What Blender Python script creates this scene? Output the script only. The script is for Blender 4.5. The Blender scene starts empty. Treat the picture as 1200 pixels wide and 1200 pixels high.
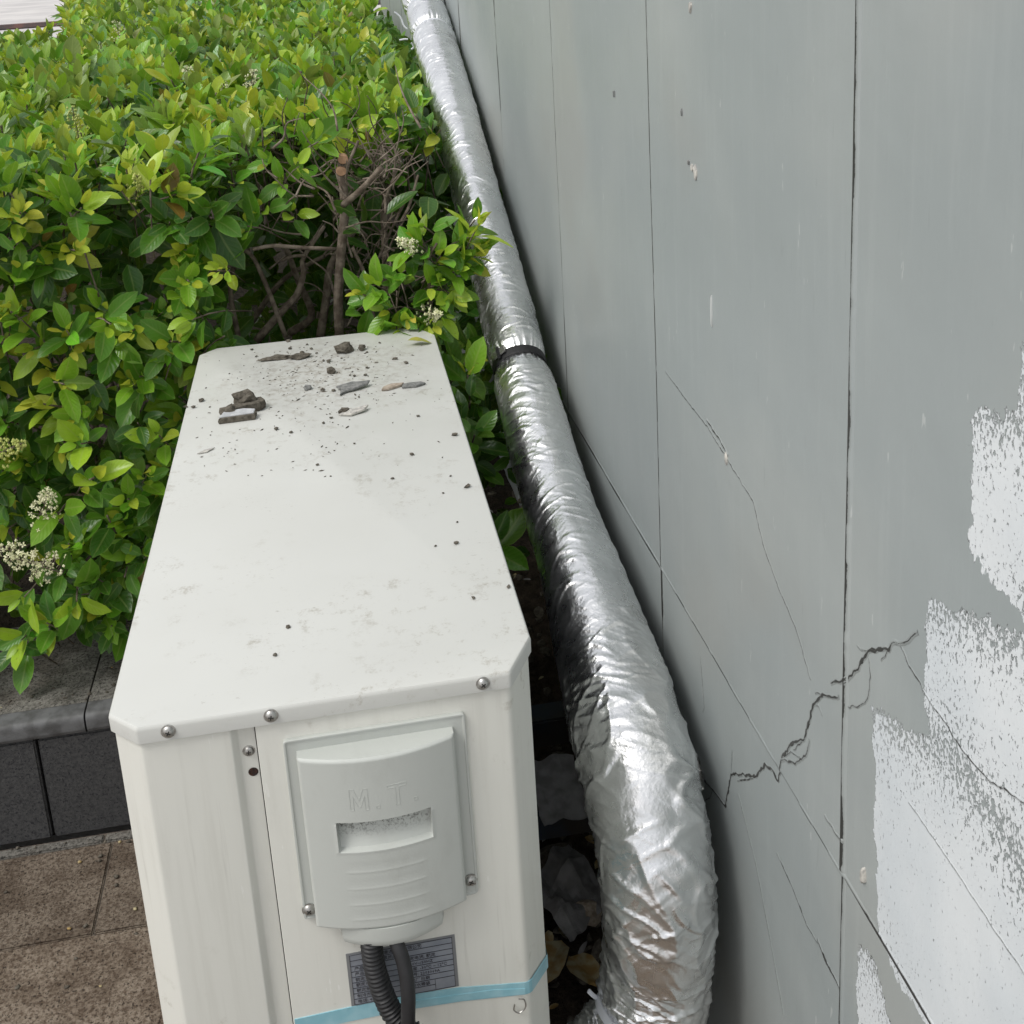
import bpy, bmesh, math, random
import numpy as np
from mathutils import Matrix, Vector

random.seed(7)
rng = np.random.default_rng(11)
SC = bpy.context.scene
COL = SC.collection
rad = math.radians
H = 0.8                                    # height of the unit's lid above the pavement

# ------------------------------------------------------------------ camera
pitch, yaw, roll = rad(-15.03), rad(8.65), rad(-3.31)
CAM = np.array([.2242, -.8717, .616 + H])
FWD = np.array([math.sin(yaw)*math.cos(pitch), math.cos(yaw)*math.cos(pitch), math.sin(pitch)])
RT0 = np.array([math.cos(yaw), -math.sin(yaw), 0.])
UP0 = np.cross(RT0, FWD)
RT = math.cos(roll)*RT0 + math.sin(roll)*UP0
UP = -math.sin(roll)*RT0 + math.cos(roll)*UP0
FPX, PY = 1393.3, -321.5                   # focal length and crop offset in photo pixels
cam_data = bpy.data.cameras.new('camera')
cam_data.sensor_width = 36
cam_data.lens = 36*FPX/1200
cam_data.shift_y = PY/1200
cam_data.clip_start, cam_data.clip_end = .02, 800
cam = bpy.data.objects.new('camera', cam_data)
COL.objects.link(cam)
cam.matrix_world = Matrix(((RT[0], UP[0], -FWD[0], CAM[0]), (RT[1], UP[1], -FWD[1], CAM[1]),
                           (RT[2], UP[2], -FWD[2], CAM[2]), (0, 0, 0, 1)))
SC.camera = cam

# ------------------------------------------------------------------ sky, sun, exposure
SUN_EL, SUN_AZ = rad(55), rad(247)         # azimuth clockwise from +Y: the light comes from the left, a little behind
w = bpy.data.worlds.new('World'); SC.world = w; w.use_nodes = True
nt = w.node_tree
bg = nt.nodes['Background']
sky = nt.nodes.new('ShaderNodeTexSky'); sky.sky_type = 'NISHITA'; sky.sun_disc = False
sky.sun_elevation = SUN_EL; sky.sun_rotation = SUN_AZ; sky.dust_density = 5; sky.air_density = 1.2
hs = nt.nodes.new('ShaderNodeHueSaturation'); hs.inputs['Saturation'].default_value = .36
veil = nt.nodes.new('ShaderNodeMix'); veil.data_type = 'RGBA'; veil.inputs[0].default_value = .6   # thin even cloud over the whole sky
veil.inputs[7].default_value = (6.1, 6.2, 6.35, 1)
nt.links.new(sky.outputs[0], hs.inputs['Color']); nt.links.new(hs.outputs[0], veil.inputs[6]); nt.links.new(veil.outputs[2], bg.inputs[0])
bg.inputs[1].default_value = .145
sd = bpy.data.lights.new('sun', 'SUN'); sd.energy = 1.7; sd.angle = rad(22); sd.color = (1, .98, .945)
sun = bpy.data.objects.new('sun', sd); COL.objects.link(sun)
sdir = Vector((math.sin(SUN_AZ)*math.cos(SUN_EL), math.cos(SUN_AZ)*math.cos(SUN_EL), math.sin(SUN_EL)))
sun.rotation_euler = sdir.to_track_quat('Z', 'Y').to_euler(); sun.location = (-2, -2, 5)
vs = SC.view_settings
vs.view_transform = 'Standard'; vs.look = 'None'; vs.gamma = 1; vs.use_curve_mapping = False
vs.exposure = 0.0
SC.render.engine = 'CYCLES'
SC.cycles.use_denoising = True
SC.cycles.max_bounces = 8; SC.cycles.transparent_max_bounces = 4

# ------------------------------------------------------------------ geometry from photo pixels
def ray(px, py): return FWD + RT*(px-600)/FPX - UP*(py-600-PY)/FPX
def onz(px, py, z): d = ray(px, py); return CAM + d*((z+H-CAM[2])/d[2])      # z counted from the lid
def ony(px, py, y): d = ray(px, py); return CAM + d*((y-CAM[1])/d[1])
def onx(px, py, x): d = ray(px, py); return CAM + d*((x-CAM[0])/d[0])
def project(P):
    d = np.asarray(P, float)-CAM; z = d@FWD
    return 600+FPX*(d@RT)/z, 600+PY-FPX*(d@UP)/z, z
WX = lambda y: .586-.0173*y                # the wall's face
def onwall(px, py, off=0.):
    X = .586
    for _ in range(5): P = onx(px, py, X); X = WX(P[1])-off
    return onx(px, py, X)

# ------------------------------------------------------------------ noise
_p = np.random.default_rng(5).permutation(256); _p = np.concatenate([_p, _p, _p])
_g = np.random.default_rng(6).normal(size=(256, 3)); _g /= np.linalg.norm(_g, axis=1)[:, None]
def noise(x, y, z=0.):
    x, y, z = np.broadcast_arrays(np.asarray(x, float), np.asarray(y, float), np.asarray(z, float))
    xi, yi, zi = np.floor(x).astype(int), np.floor(y).astype(int), np.floor(z).astype(int)
    xf, yf, zf = x-xi, y-yi, z-zi
    f = lambda t: t*t*t*(t*(t*6-15)+10)
    u, v, q = f(xf), f(yf), f(zf)
    r = 0.
    for a in (0, 1):
        for b in (0, 1):
            for c in (0, 1):
                g = _g[_p[_p[_p[(xi+a) & 255]+((yi+b) & 255)]+((zi+c) & 255)]]
                d = g[..., 0]*(xf-a)+g[..., 1]*(yf-b)+g[..., 2]*(zf-c)
                r = r + d*(u if a else 1-u)*(v if b else 1-v)*(q if c else 1-q)
    return r*1.5

# ------------------------------------------------------------------ objects
def tag(o, label=None, cat=None, group=None, kind=None):
    if label: o['label'] = label
    if cat: o['category'] = cat
    if group: o['group'] = group
    if kind: o['kind'] = kind
    return o
def thing(name, label, cat, loc, group=None, kind=None):
    o = bpy.data.objects.new(name, None); COL.objects.link(o); o.location = loc
    o.empty_display_size = .05
    return tag(o, label, cat, group, kind)
def wloc(o):
    v = Vector((0, 0, 0))
    while o is not None: v = v + o.location; o = o.parent
    return v
def newmesh(name, V, F, mats, smooth=True, sharp=None, fm=None, uv=None, attrs=None, off=(0, 0, 0)):
    me = bpy.data.meshes.new(name)
    V = np.asarray(V, float).reshape(-1, 3)-np.array(off)
    F2 = F.tolist() if isinstance(F, np.ndarray) else F
    me.from_pydata(V.tolist(), [], F2)
    for m in (mats if isinstance(mats, (list, tuple)) else [mats]): me.materials.append(m)
    if fm is not None: me.polygons.foreach_set('material_index', list(fm))
    if smooth:
        me.polygons.foreach_set('use_smooth', [True]*len(me.polygons))
        if sharp: me.set_sharp_from_angle(angle=rad(sharp))
    for k, a in (attrs or {}).items():
        a = np.asarray(a, float)
        if a.ndim == 1:
            t = me.attributes.new(k, 'FLOAT', 'POINT'); t.data.foreach_set('value', a)
        else:
            t = me.attributes.new(k, 'FLOAT_VECTOR', 'POINT'); t.data.foreach_set('vector', a.ravel())
    me.update()
    return me
def part(name, VF, mats, parent=None, smooth=True, sharp=40, fm=None, attrs=None, loc=None):
    off = wloc(parent) if parent is not None else Vector((0, 0, 0))
    if loc is not None: off = Vector(loc)
    me = newmesh(name, VF[0], VF[1], mats, smooth, sharp, fm, None, attrs, off)
    o = bpy.data.objects.new(name, me); COL.objects.link(o)
    if parent is not None:
        o.parent = parent
        if loc is not None: o.location = off-wloc(parent)
    elif loc is not None: o.location = loc
    return o
class MB:                                   # collects pieces of ONE object
    def __init__(s): s.v = []; s.f = []; s.m = []
    def add(s, VF, m=0):
        n = len(s.v); s.v += [tuple(p) for p in VF[0]]
        s.f += [[i+n for i in f] for f in VF[1]]; s.m += [m]*len(VF[1]); return s
    @property
    def vf(s): return s.v, s.f
def box(x0, x1, y0, y1, z0, z1, b=0.0):
    if b:
        bm = bmesh.new()
        vs_ = [bm.verts.new(p) for p in box(x0, x1, y0, y1, z0, z1)[0]]
        for f in box(x0, x1, y0, y1, z0, z1)[1]: bm.faces.new([vs_[i] for i in f])
        bmesh.ops.bevel(bm, geom=bm.edges[:], offset=b, segments=2, affect='EDGES')
        bm.verts.index_update()
        r = [v.co[:] for v in bm.verts], [[v.index for v in f.verts] for f in bm.faces]
        bm.free(); return r
    V = [(x, y, z) for z in (z0, z1) for y in (y0, y1) for x in (x0, x1)]
    return V, [[0, 2, 3, 1], [4, 5, 7, 6], [0, 1, 5, 4], [2, 6, 7, 3], [0, 4, 6, 2], [1, 3, 7, 5]]
def rings(R, cap0=True, cap1=True):         # list of equal closed loops -> skin
    n = len(R[0]); V = [p for r in R for p in r]; F = []
    for i in range(len(R)-1):
        for j in range(n):
            a, b = i*n+j, i*n+(j+1) % n
            F.append([a, b, b+n, a+n])
    if cap0: F.append(list(range(n))[::-1])
    if cap1: F.append([(len(R)-1)*n+j for j in range(n)])
    return V, F
def smoothpath(P, n):
    P = np.asarray(P, float); P = np.vstack([2*P[0]-P[1], P, 2*P[-1]-P[-2]])
    k = len(P)-3; out = []
    for t in np.linspace(0, k-1e-6, n):
        i = int(t); u = t-i; a, b, c, d = P[i:i+4]
        out.append(.5*((2*b)+(-a+c)*u+(2*a-5*b+4*c-d)*u*u+(-a+3*b-3*c+d)*u**3))
    return np.array(out)
def frames(P):
    T = np.gradient(P, axis=0); T /= np.linalg.norm(T, axis=1)[:, None]
    a = np.array([0, 0, 1.]) if abs(T[0][2]) < .9 else np.array([1., 0, 0])
    N = []; nn = a-T[0]*(a@T[0]); nn /= np.linalg.norm(nn)
    for t in T:
        nn = nn-t*(nn@t); nn /= np.linalg.norm(nn); N.append(nn.copy())
    N = np.array(N); return T, N, np.cross(T, N)
def tube(P, r, n=8, cap=True, flat=1.0):
    P = np.asarray(P, float); T, N, B = frames(P)
    r = np.broadcast_to(np.asarray(r, float), (len(P),))
    R = []
    for i in range(len(P)):
        R.append([P[i]+r[i]*(math.cos(a)*N[i]+flat*math.sin(a)*B[i]) for a in np.arange(n)*2*math.pi/n])
    return rings(R, cap, cap)
def roundpoly(P, r, seg=4):
    P = [np.array(p, float) for p in P]; out = []
    rr = r if isinstance(r, (list, tuple)) else [r]*len(P)
    for i, p in enumerate(P):
        a, b = P[i-1]-p, P[(i+1) % len(P)]-p
        la, lb = np.linalg.norm(a), np.linalg.norm(b); a, b = a/la, b/lb
        th = math.acos(max(-1, min(1, a@b))); R = rr[i]
        if R <= 0 or th > 3.1: out.append(p); continue
        d = min(R/math.tan(th/2), .45*la, .45*lb)
        for k in range(seg+1):
            t = k/seg; q = (1-t)**2*(p+a*d)+2*t*(1-t)*p+t*t*(p+b*d); out.append(q)
    return out
def inset(P, d):
    P = [np.array(p, float) for p in P]; n = len(P); out = []
    for i in range(n):
        e = P[(i+1) % n]-P[i-1]; e /= np.linalg.norm(e)+1e-12
        out.append(P[i]+d*np.array([-e[1], e[0]]))
    return out
def grid(nu, nv): # faces of an nu x nv vertex grid
    i, j = np.meshgrid(np.arange(nu-1), np.arange(nv-1), indexing='ij'); a = (i*nv+j).ravel()
    return np.stack([a, a+nv, a+nv+1, a+1], 1)
def rock(c, s, seed, sub=2, rough=.35, flatz=1.0):
    bm = bmesh.new(); bmesh.ops.create_icosphere(bm, subdivisions=sub, radius=1)
    V = np.array([v.co[:] for v in bm.verts]); F = [[v.index for v in f.verts] for f in bm.faces]; bm.free()
    k = 1+rough*noise(V[:, 0]*1.3+seed*7.1, V[:, 1]*1.3, V[:, 2]*1.3)*1.6+rough*.4*noise(V[:, 0]*4+seed, V[:, 1]*4, V[:, 2]*4)
    V = V*k[:, None]*np.array(s); V[:, 2] = np.maximum(V[:, 2], -s[2]*.55)
    V[:, 2] -= V[:, 2].min(); return V+np.array(c), F
def flake(c, outline, th, seed, rot=0, tilt=(0, 0), lift=0.):
    P = np.array(outline, float); n = len(P)
    co, si = math.cos(rot), math.sin(rot)
    P = P@np.array([[co, si], [-si, co]])
    m = P.mean(0); R = []
    for z, k in ((0, .96), (th*.5, 1.), (th, .95)):
        q = m+(P-m)*k
        R.append([(x, y, z+x*tilt[0]+y*tilt[1]+.0006*float(noise(x*150+seed, y*150))) for x, y in q])
    V, F = rings(R, True, False)
    F += [[2*n+i, 2*n+(i+1) % n, 3*n] for i in range(n)]
    V.append((m[0], m[1], th*1.05+m[0]*tilt[0]+m[1]*tilt[1]))
    V = np.array(V); V[:, 2] -= V[:, 2].min()-lift
    return V+np.array(c), F

# ------------------------------------------------------------------ materials
class NT:
    def __init__(s, name):
        s.m = bpy.data.materials.new(name); s.m.use_nodes = True; s.t = s.m.node_tree
        s.b = s.t.nodes['Principled BSDF']; s.out = s.t.nodes['Material Output']; s._pos = None
    def n(s, typ, **k):
        o = s.t.nodes.new(typ)
        for a, v in k.items(): setattr(o, a, v)
        return o
    def l(s, a, b): s.t.links.new(a, b)
    def put(s, sock, v):
        if isinstance(v, bpy.types.NodeSocket): s.l(v, sock)
        elif isinstance(v, (tuple, list)) and len(v) == 3 and sock.type == 'RGBA': sock.default_value = (*v, 1)
        else: sock.default_value = v
    @property
    def pos(s):
        if s._pos is None: s._pos = s.n('ShaderNodeNewGeometry').outputs['Position']
        return s._pos
    def math(s, op, a, b=0., c=0.):
        o = s.n('ShaderNodeMath', operation=op)
        for i, v in enumerate((a, b, c)): s.put(o.inputs[i], v)
        return o.outputs[0]
    def noise(s, scale, detail=3., rough=.5, stretch=None, vec=None, dist=0.):
        v = vec or s.pos
        if stretch:
            mp = s.n('ShaderNodeMapping'); mp.inputs['Scale'].default_value = stretch; s.l(v, mp.inputs[0]); v = mp.outputs[0]
        o = s.n('ShaderNodeTexNoise'); s.l(v, o.inputs['Vector'])
        o.inputs['Scale'].default_value = scale; o.inputs['Detail'].default_value = detail
        o.inputs['Roughness'].default_value = rough; o.inputs['Distortion'].default_value = dist
        return o.outputs['Fac']
    def ramp(s, f, a, b, lo=0., hi=1.):
        o = s.n('ShaderNodeMapRange', interpolation_type='SMOOTHSTEP')
        s.put(o.inputs[0], f)
        for i, v in enumerate((a, b, lo, hi)): s.put(o.inputs[i+1], v)
        return o.outputs[0]
    def mix(s, f, a, b, mode='MIX'):
        o = s.n('ShaderNodeMix', data_type='RGBA', blend_type=mode)
        s.put(o.inputs[0], f); s.put(o.inputs[6], a); s.put(o.inputs[7], b)
        return o.outputs[2]
    def attr(s, name): return s.n('ShaderNodeAttribute', attribute_name=name)
    def bump(s, h, strength, dist, prev=None):
        o = s.n('ShaderNodeBump'); o.inputs['Strength'].default_value = strength; o.inputs['Distance'].default_value = dist
        s.l(h, o.inputs['Height'])
        if prev: s.l(prev, o.inputs['Normal'])
        return o.outputs[0]
    def done(s, col=None, rough=None, metal=None, normal=None, spec=None):
        if col is not None: s.put(s.b.inputs['Base Color'], col)
        if rough is not None: s.put(s.b.inputs['Roughness'], rough)
        if metal is not None: s.put(s.b.inputs['Metallic'], metal)
        if spec is not None: s.put(s.b.inputs['Specular IOR Level'], spec)
        if normal is not None: s.l(normal, s.b.inputs['Normal'])
        return s.m
def simple(name, c1, c2=None, scale=30, rough=.6, metal=0., bump=None, spec=.5, thr=(.35, .65)):
    t = NT(name); col = c1
    if c2 is not None: col = t.mix(t.ramp(t.noise(scale, 4), *thr), c1, c2)
    nr = t.bump(t.noise(bump[0], 4, .6), bump[1], bump[2]) if bump else None
    return t.done(col, rough, metal, nr, spec)

def m_lid():
    t = NT('lid_paint')
    broad = t.ramp(t.noise(5, 3), .35, .7)
    col = t.mix(t.math('MULTIPLY', broad, .35), (.585, .59, .56), (.525, .525, .49))
    grime = t.math('MULTIPLY', t.ramp(t.noise(42, 6, .8), .53, .70), t.ramp(t.noise(6.5, 3), .40, .58))
    col = t.mix(t.math('MULTIPLY', grime, .85), col, (.36, .34, .29))
    sm_ = t.math('MULTIPLY', t.ramp(t.noise(120, 5, .8, stretch=(1, 1.8, 1)), .60, .68), t.ramp(t.noise(13, 3), .50, .62))
    col = t.mix(t.math('MULTIPLY', sm_, .6), col, (.26, .24, .20))
    vd = t.n('ShaderNodeVectorMath', operation='DISTANCE'); t.l(t.pos, vd.inputs[0]); vd.inputs[1].default_value = (.19, .76, H)
    dust = t.math('MULTIPLY', t.ramp(t.math('ADD', vd.outputs['Value'], t.math('MULTIPLY', t.noise(22, 4, .65), .14)), .10, .26, 1, 0), t.ramp(t.noise(75, 5, .75), .44, .66))
    col = t.mix(t.math('MULTIPLY', dust, .8), col, (.30, .27, .225))
    return t.done(col, t.ramp(t.noise(18, 3), .3, .7, .33, .5), 0, t.bump(t.noise(7, 2), .12, .01), .5)
def m_case():
    t = NT('casing_paint')
    streak = t.ramp(t.noise(10, 4, .6, stretch=(9, 9, .55)), .45, .75)
    col = t.mix(t.math('MULTIPLY', streak, .4), (.72, .72, .665), (.60, .595, .54))
    dirt = t.math('MULTIPLY', t.ramp(t.noise(38, 5, .7), .58, .72), t.ramp(t.noise(7, 2), .45, .65))
    col = t.mix(t.math('MULTIPLY', dirt, .55), col, (.3, .27, .2))
    run = t.math('MULTIPLY', t.ramp(t.noise(1, 4, .65, stretch=(60, 60, 2.2)), .60, .74), t.ramp(t.noise(5, 2), .45, .6))
    col = t.mix(t.math('MULTIPLY', run, .35), col, (.26, .245, .2))
    scu = t.math('MULTIPLY', t.ramp(t.noise(1, 3, .6, stretch=(140, 140, 30)), .68, .72), t.ramp(t.noise(4, 2), .5, .6))
    col = t.mix(t.math('MULTIPLY', scu, .5), col, (.86, .86, .83))
    return t.done(col, .42, 0, t.bump(t.noise(130, 2), .06, .002), .5)
def m_cover():
    t = NT('cover_plastic')
    d = t.ramp(t.noise(26, 5, .65, stretch=(1, 1, .5)), .5, .75)
    col = t.mix(t.math('MULTIPLY', d, .3), (.505, .525, .495), (.38, .39, .36))
    a = t.attr('grime').outputs['Fac']
    g = t.math('MULTIPLY', a, t.ramp(t.noise(420, 4, .8), .50, .58))
    col = t.mix(t.math('MULTIPLY', g, .95), col, (.05, .045, .035))
    return t.done(col, .5, 0, t.bump(t.noise(500, 2), .08, .001), .45)
def m_wall():
    t = NT('wall_paint')
    broad = t.noise(2.9, 2)
    col = t.mix(t.ramp(broad, .35, .65), (.305, .337, .338), (.352, .379, .372))
    warm = t.ramp(t.noise(3.1, 2, vec=t.pos), .52, .7)  # warm reflections on the wall, put into the paint colour as noise
    col = t.mix(t.math('MULTIPLY', warm, .35), col, (.335, .335, .312))
    st = t.noise(1, 4, .65, stretch=(1, 75, 5))
    col = t.mix(t.math('MULTIPLY', t.ramp(st, .5, .78), .10), col, (.5, .53, .52))
    st2 = t.ramp(t.noise(1, 3, .6, stretch=(1, 150, 17)), .69, .74)
    col = t.mix(t.math('MULTIPLY', st2, .22), col, (.19, .21, .21))
    scuff = t.ramp(t.noise(1, 3, .6, stretch=(1, 95, 22)), .715, .74)
    col = t.mix(t.math('MULTIPLY', scuff, .35), col, (.6, .62, .6))
    sdv = t.math('SUBTRACT', t.attr('paint').outputs['Fac'], 1.0)       # signed distance into the white patch (m)
    dry = t.attr('dry').outputs['Fac']
    e = t.math('ADD', sdv, t.math('MULTIPLY', t.math('SUBTRACT', t.noise(46, 4, .75, stretch=(1, 1, .55)), .5), .035))
    inside = t.ramp(e, -.0004, .0008)
    sp = t.noise(400, 3, .65, stretch=(1, 1, .6))
    thr = t.math('ADD', t.math('MULTIPLY', dry, .215), .275)
    cover = t.ramp(t.math('SUBTRACT', sp, thr), -.025, .06)
    mask = t.math('MULTIPLY', inside, cover)
    white = t.mix(t.ramp(t.noise(9, 3), .3, .7), (.69, .72, .735), (.61, .65, .675))
    col = t.mix(mask, col, white)
    cr = t.attr('crack_across').outputs['Fac']; cw = t.attr('crack_width').outputs['Fac']
    wob = t.math('MULTIPLY', t.math('SUBTRACT', t.noise(420, 4, .75), .5), .0022)
    k = t.math('SUBTRACT', t.math('SUBTRACT', cw, t.math('ABSOLUTE', cr)), t.math('MULTIPLY', wob, t.math('GREATER_THAN', cw, 1e-6)))
    has = t.math('GREATER_THAN', cw, 1e-6)
    halo = t.math('MULTIPLY', has, t.ramp(k, -.0035, .0002, 0, .35))
    ck = t.math('MULTIPLY', has, t.ramp(k, -.00025, .00035))
    col = t.mix(halo, col, (.16, .165, .155))
    col = t.mix(t.math('MULTIPLY', ck, .93), col, (.028, .027, .024))
    n1 = t.bump(t.noise(9, 2), .25, .01)
    n1 = t.bump(t.math('MULTIPLY', ck, -1.), .6, .002, n1)
    n1 = t.bump(st, .12, .002, n1)
    n1 = t.bump(t.noise(220, 3), .05, .002, n1)
    n1 = t.bump(mask, .8, .0016, n1)
    n1 = t.bump(t.noise(34, 4, .6, stretch=(1, 1, .5)), .10, .004, n1)
    return t.done(col, t.ramp(mask, 0, 1, .48, .62), 0, n1, .45)
def m_foil():
    t = NT('foil')
    fine = t.noise(420, 3, .6)
    wv = t.n('ShaderNodeTexVoronoi'); t.l(t.pos, wv.inputs['Vector']); wv.inputs['Scale'].default_value = 260
    n1 = t.bump(t.noise(80, 4, .6, dist=1.2), .12, .004)
    n1 = t.bump(wv.outputs['Distance'], .13, .0014, n1)
    n1 = t.bump(t.noise(150, 3, .6, dist=.8), .15, .0016, n1)
    n1 = t.bump(fine, .14, .001, n1)
    col = t.mix(t.ramp(t.noise(20, 3), .35, .7), (.91, .915, .92), (.83, .835, .84))
    return t.done(col, t.ramp(t.noise(35, 3), .3, .7, .25, .35), 1.0, n1)
def m_leaf():
    t = NT('leaf')
    c = t.attr('tint').outputs['Vector']; uv = t.attr('leafuv').outputs['Vector']
    sx = t.n('ShaderNodeSeparateXYZ'); t.l(uv, sx.inputs[0])
    u, v = sx.outputs[0], sx.outputs[1]
    au = t.math('ABSOLUTE', u)
    rib = t.ramp(au, .03, .12, 1, 0)
    sv = t.math('SINE', t.math('MULTIPLY', t.math('SUBTRACT', v, t.math('MULTIPLY', au, .28)), 48))
    vein = t.math('MULTIPLY', t.ramp(sv, .8, 1.), .22)
    var = t.ramp(t.noise(55, 3), .3, .75)
    base = t.mix(t.math('MULTIPLY', var, .35), c, t.mix(.5, c, (.02, .06, .01)))
    pale = t.mix(.55, c, (.42, .5, .16))
    col = t.mix(t.math('MULTIPLY', t.math('MAXIMUM', rib, vein), .55), base, pale)
    rim = t.ramp(au, .86, 1., 0, .45)  # highlight along the cupped leaf edge, put into the colour
    col = t.mix(rim, col, pale)
    spot = t.ramp(t.noise(170, 2), .7, .73, 0, .5)
    col = t.mix(spot, col, (.12, .075, .03))
    nr = t.bump(t.math('MULTIPLY', sv, t.ramp(au, 0, .3)), .10, .0015)
    t.done(col, t.ramp(t.noise(25, 2), .3, .7, .25, .42), 0, nr, .5)
    tr = t.n('ShaderNodeBsdfTranslucent'); t.l(t.mix(.5, col, (.3, .42, .03)), tr.inputs[0]); t.l(nr, tr.inputs['Normal'])
    mx = t.n('ShaderNodeMixShader'); mx.inputs[0].default_value = .34
    t.l(t.b.outputs[0], mx.inputs[1]); t.l(tr.outputs[0], mx.inputs[2]); t.l(mx.outputs[0], t.out.inputs[0])
    return t.m
def m_paver(name, a, b, c, stain=True):
    t = NT(name)
    oi = t.n('ShaderNodeObjectInfo').outputs['Random']
    sp = t.noise(165, 4, .75)
    col = t.mix(t.ramp(sp, .35, .62), a, b)
    col = t.mix(t.ramp(t.noise(250, 2, .6), .56, .66), col, c)
    if stain:
        col = t.mix(t.math('MULTIPLY', t.ramp(t.noise(11, 5, .65), .44, .60), .6), col, t.mix(1., col, (.42, .36, .31), 'MULTIPLY'))
    hv = t.n('ShaderNodeHueSaturation'); t.l(col, hv.inputs['Color']); t.l(t.ramp(oi, 0, 1, .85, 1.15), hv.inputs['Value'])
    return t.done(hv.outputs[0], .8, 0, t.bump(t.noise(240, 4, .7), .5, .003), .3)
M = dict(
 lid=m_lid(), case=m_case(), cover=m_cover(), wall=m_wall(), foil=m_foil(), leaf=m_leaf(),
 steel=simple('screw_steel', (.55, .55, .53), (.38, .37, .35), 300, .42, 1.),
 slot=simple('screw_recess', (.03, .03, .028), None, 1, .6),
 rust=simple('rust_hole', (.055, .022, .012), (.02, .012, .01), 300, .8),
 gap=simple('dark_gap', (.03, .03, .03), None, 1, .9),
 plate=simple('label_foil', (.36, .39, .44), (.30, .33, .38), 60, .4, .35),
 plate_rim=simple('label_rim', (.28, .29, .3), None, 1, .4, .3),
 ink=simple('label_ink', (.05, .05, .06), None, 1, .6),
 coil=simple('coil_metal', (.022, .023, .026), (.04, .04, .042), 60, .6, .3),
 tape=simple('blue_film', (.25, .50, .58), (.34, .58, .65), 45, .35, 0, (60, .2, .003)),
 black=simple('black_rubber', (.010, .010, .011), (.017, .017, .019), 60, .5, 0, (300, .1, .001)),
 strap=simple('black_strap', (.008, .008, .009), (.016, .016, .018), 200, .55, 0, (700, .4, .001)),
 nylon=simple('white_nylon', (.75, .77, .82), None, 1, .35),
 bluesteel=simple('blue_steel', (.035, .05, .075), (.05, .045, .04), 14, .5, .2, (90, .2, .002)),
 paver=m_paver('paver_stone', (.088, .062, .043), (.225, .185, .145), (.04, .029, .021)),
 cap=m_paver('cap_granite', (.09, .085, .075), (.21, .20, .18), (.035, .033, .03)),
 nose=simple('kerb_edge', (.13, .132, .135), (.07, .07, .07), 40, .6, 0, (300, .3, .002)),
 slab=m_paver('dark_slab', (.05, .05, .052), (.082, .082, .082), (.03, .03, .034), False),
 soil=simple('soil', (.035, .027, .02), (.065, .05, .037), 70, .95, 0, (110, 1., .012), .2),
 joint=simple('sandy_joint', (.06, .05, .04), (.12, .1, .08), 90, .95),
 bark=simple('twig_bark', (.23, .19, .15), (.11, .085, .065), 70, .85, 0, (260, .6, .003), .2),
 deadtwig=simple('dead_twig', (.28, .235, .19), (.16, .125, .1), 90, .9, 0, None, .2),
 cutwood=simple('cut_wood', (.42, .25, .15), (.32, .19, .11), 160, .8),
 petal=simple('petal', (.74, .72, .50), (.60, .62, .34), 120, .6),
 budg=simple('bud', (.50, .52, .16), (.36, .42, .10), 120, .6),
 mortar=simple('dark_mortar', (.085, .075, .06), (.15, .135, .11), 180, .95, 0, (320, .7, .003), .2),
 mortarface=simple('pale_mortar', (.50, .51, .52), (.40, .41, .42), 160, .8, 0, (300, .3, .002)),
 flakegrey=simple('grey_flake', (.13, .135, .13), (.23, .23, .22), 240, .8),
 tan=simple('tan_shard', (.42, .36, .29), (.27, .22, .17), 160, .8),
 dryleaf=simple('dry_leaf', (.30, .19, .06), (.42, .38, .24), 55, .7),
 yellowleaf=simple('yellow_leaf', (.38, .36, .06), (.28, .30, .07), 90, .5),
 paper=simple('grey_paper', (.26, .26, .26), (.17, .165, .165), 45, .85, 0, (60, .4, .006)),
 chip=simple('paint_chip', (.55, .53, .48), (.34, .33, .31), 200, .8),
 crack=simple('crack', (.03, .03, .028), (.13, .135, .13), 130, .95),
 hair=simple('hairline', (.15, .158, .155), (.24, .25, .245), 120, .9),
 pale=simple('pale_scratch', (.55, .57, .56), None, 1, .7),
 concrete=simple('pale_plaza', (.60, .575, .555), (.48, .46, .45), .9, .85, 0, (4, .3, .02)),
 post=simple('dark_post', (.02, .02, .022), None, 1, .5),
 redkerb=simple('red_kerb', (.19, .10, .085), (.08, .07, .07), 3, .8),
)

# ------------------------------------------------------------------ ground
gr = part('ground', ([(-400, -400, -.06), (400, -400, -.06), (400, 400, -.06), (-400, 400, -.06)], [[0, 1, 2, 3]]), M['concrete'])
tag(gr, 'pale plaza ground reaching beyond the hedge', None, None, 'structure')
pav = thing('pavement', 'brown speckled paving stones beside the white unit', None, (-.5, .3, 0), None, 'structure')
part('joint_bed', box(-2.2, .2, -1.3, .87, -.055, -.004), M['joint'], pav, False)
part('joint_bed', box(.2, .95, -1.3, .086, -.055, -.004), M['joint'], pav, False)
pm = {}
rows = [(-1.15+.2*i) for i in range(10)]
ri = 0
for k in range(11):
    y1 = .846-.19*k; y0 = y1-.19
    if k == 0: y0 = .656; y1 = .8455
    offx = -.23 if k % 2 == 0 else -.08
    if k == 0: offx = -.23
    for q in range(-7, 4):
        x0 = offx+q*.33; x1 = x0+.33
        if x1 < -2.2 or x0 > (.15 if y1 > .1 else .9): continue
        hgt = 0.0015*math.sin(k*5.1+q*2.7)
        key = (round(x1-x0, 3), round(y1-y0, 3))
        if key not in pm:
            pm[key] = newmesh('paver', *box(.0012, x1-x0-.0012, .0012, y1-y0-.0012, -.045, 0, .0022), M['paver'], True, 50)
        o = bpy.data.objects.new('paver', pm[key]); COL.objects.link(o); o.parent = pav
        o.location = Vector((x0, y0, hgt))-pav.location
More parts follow.
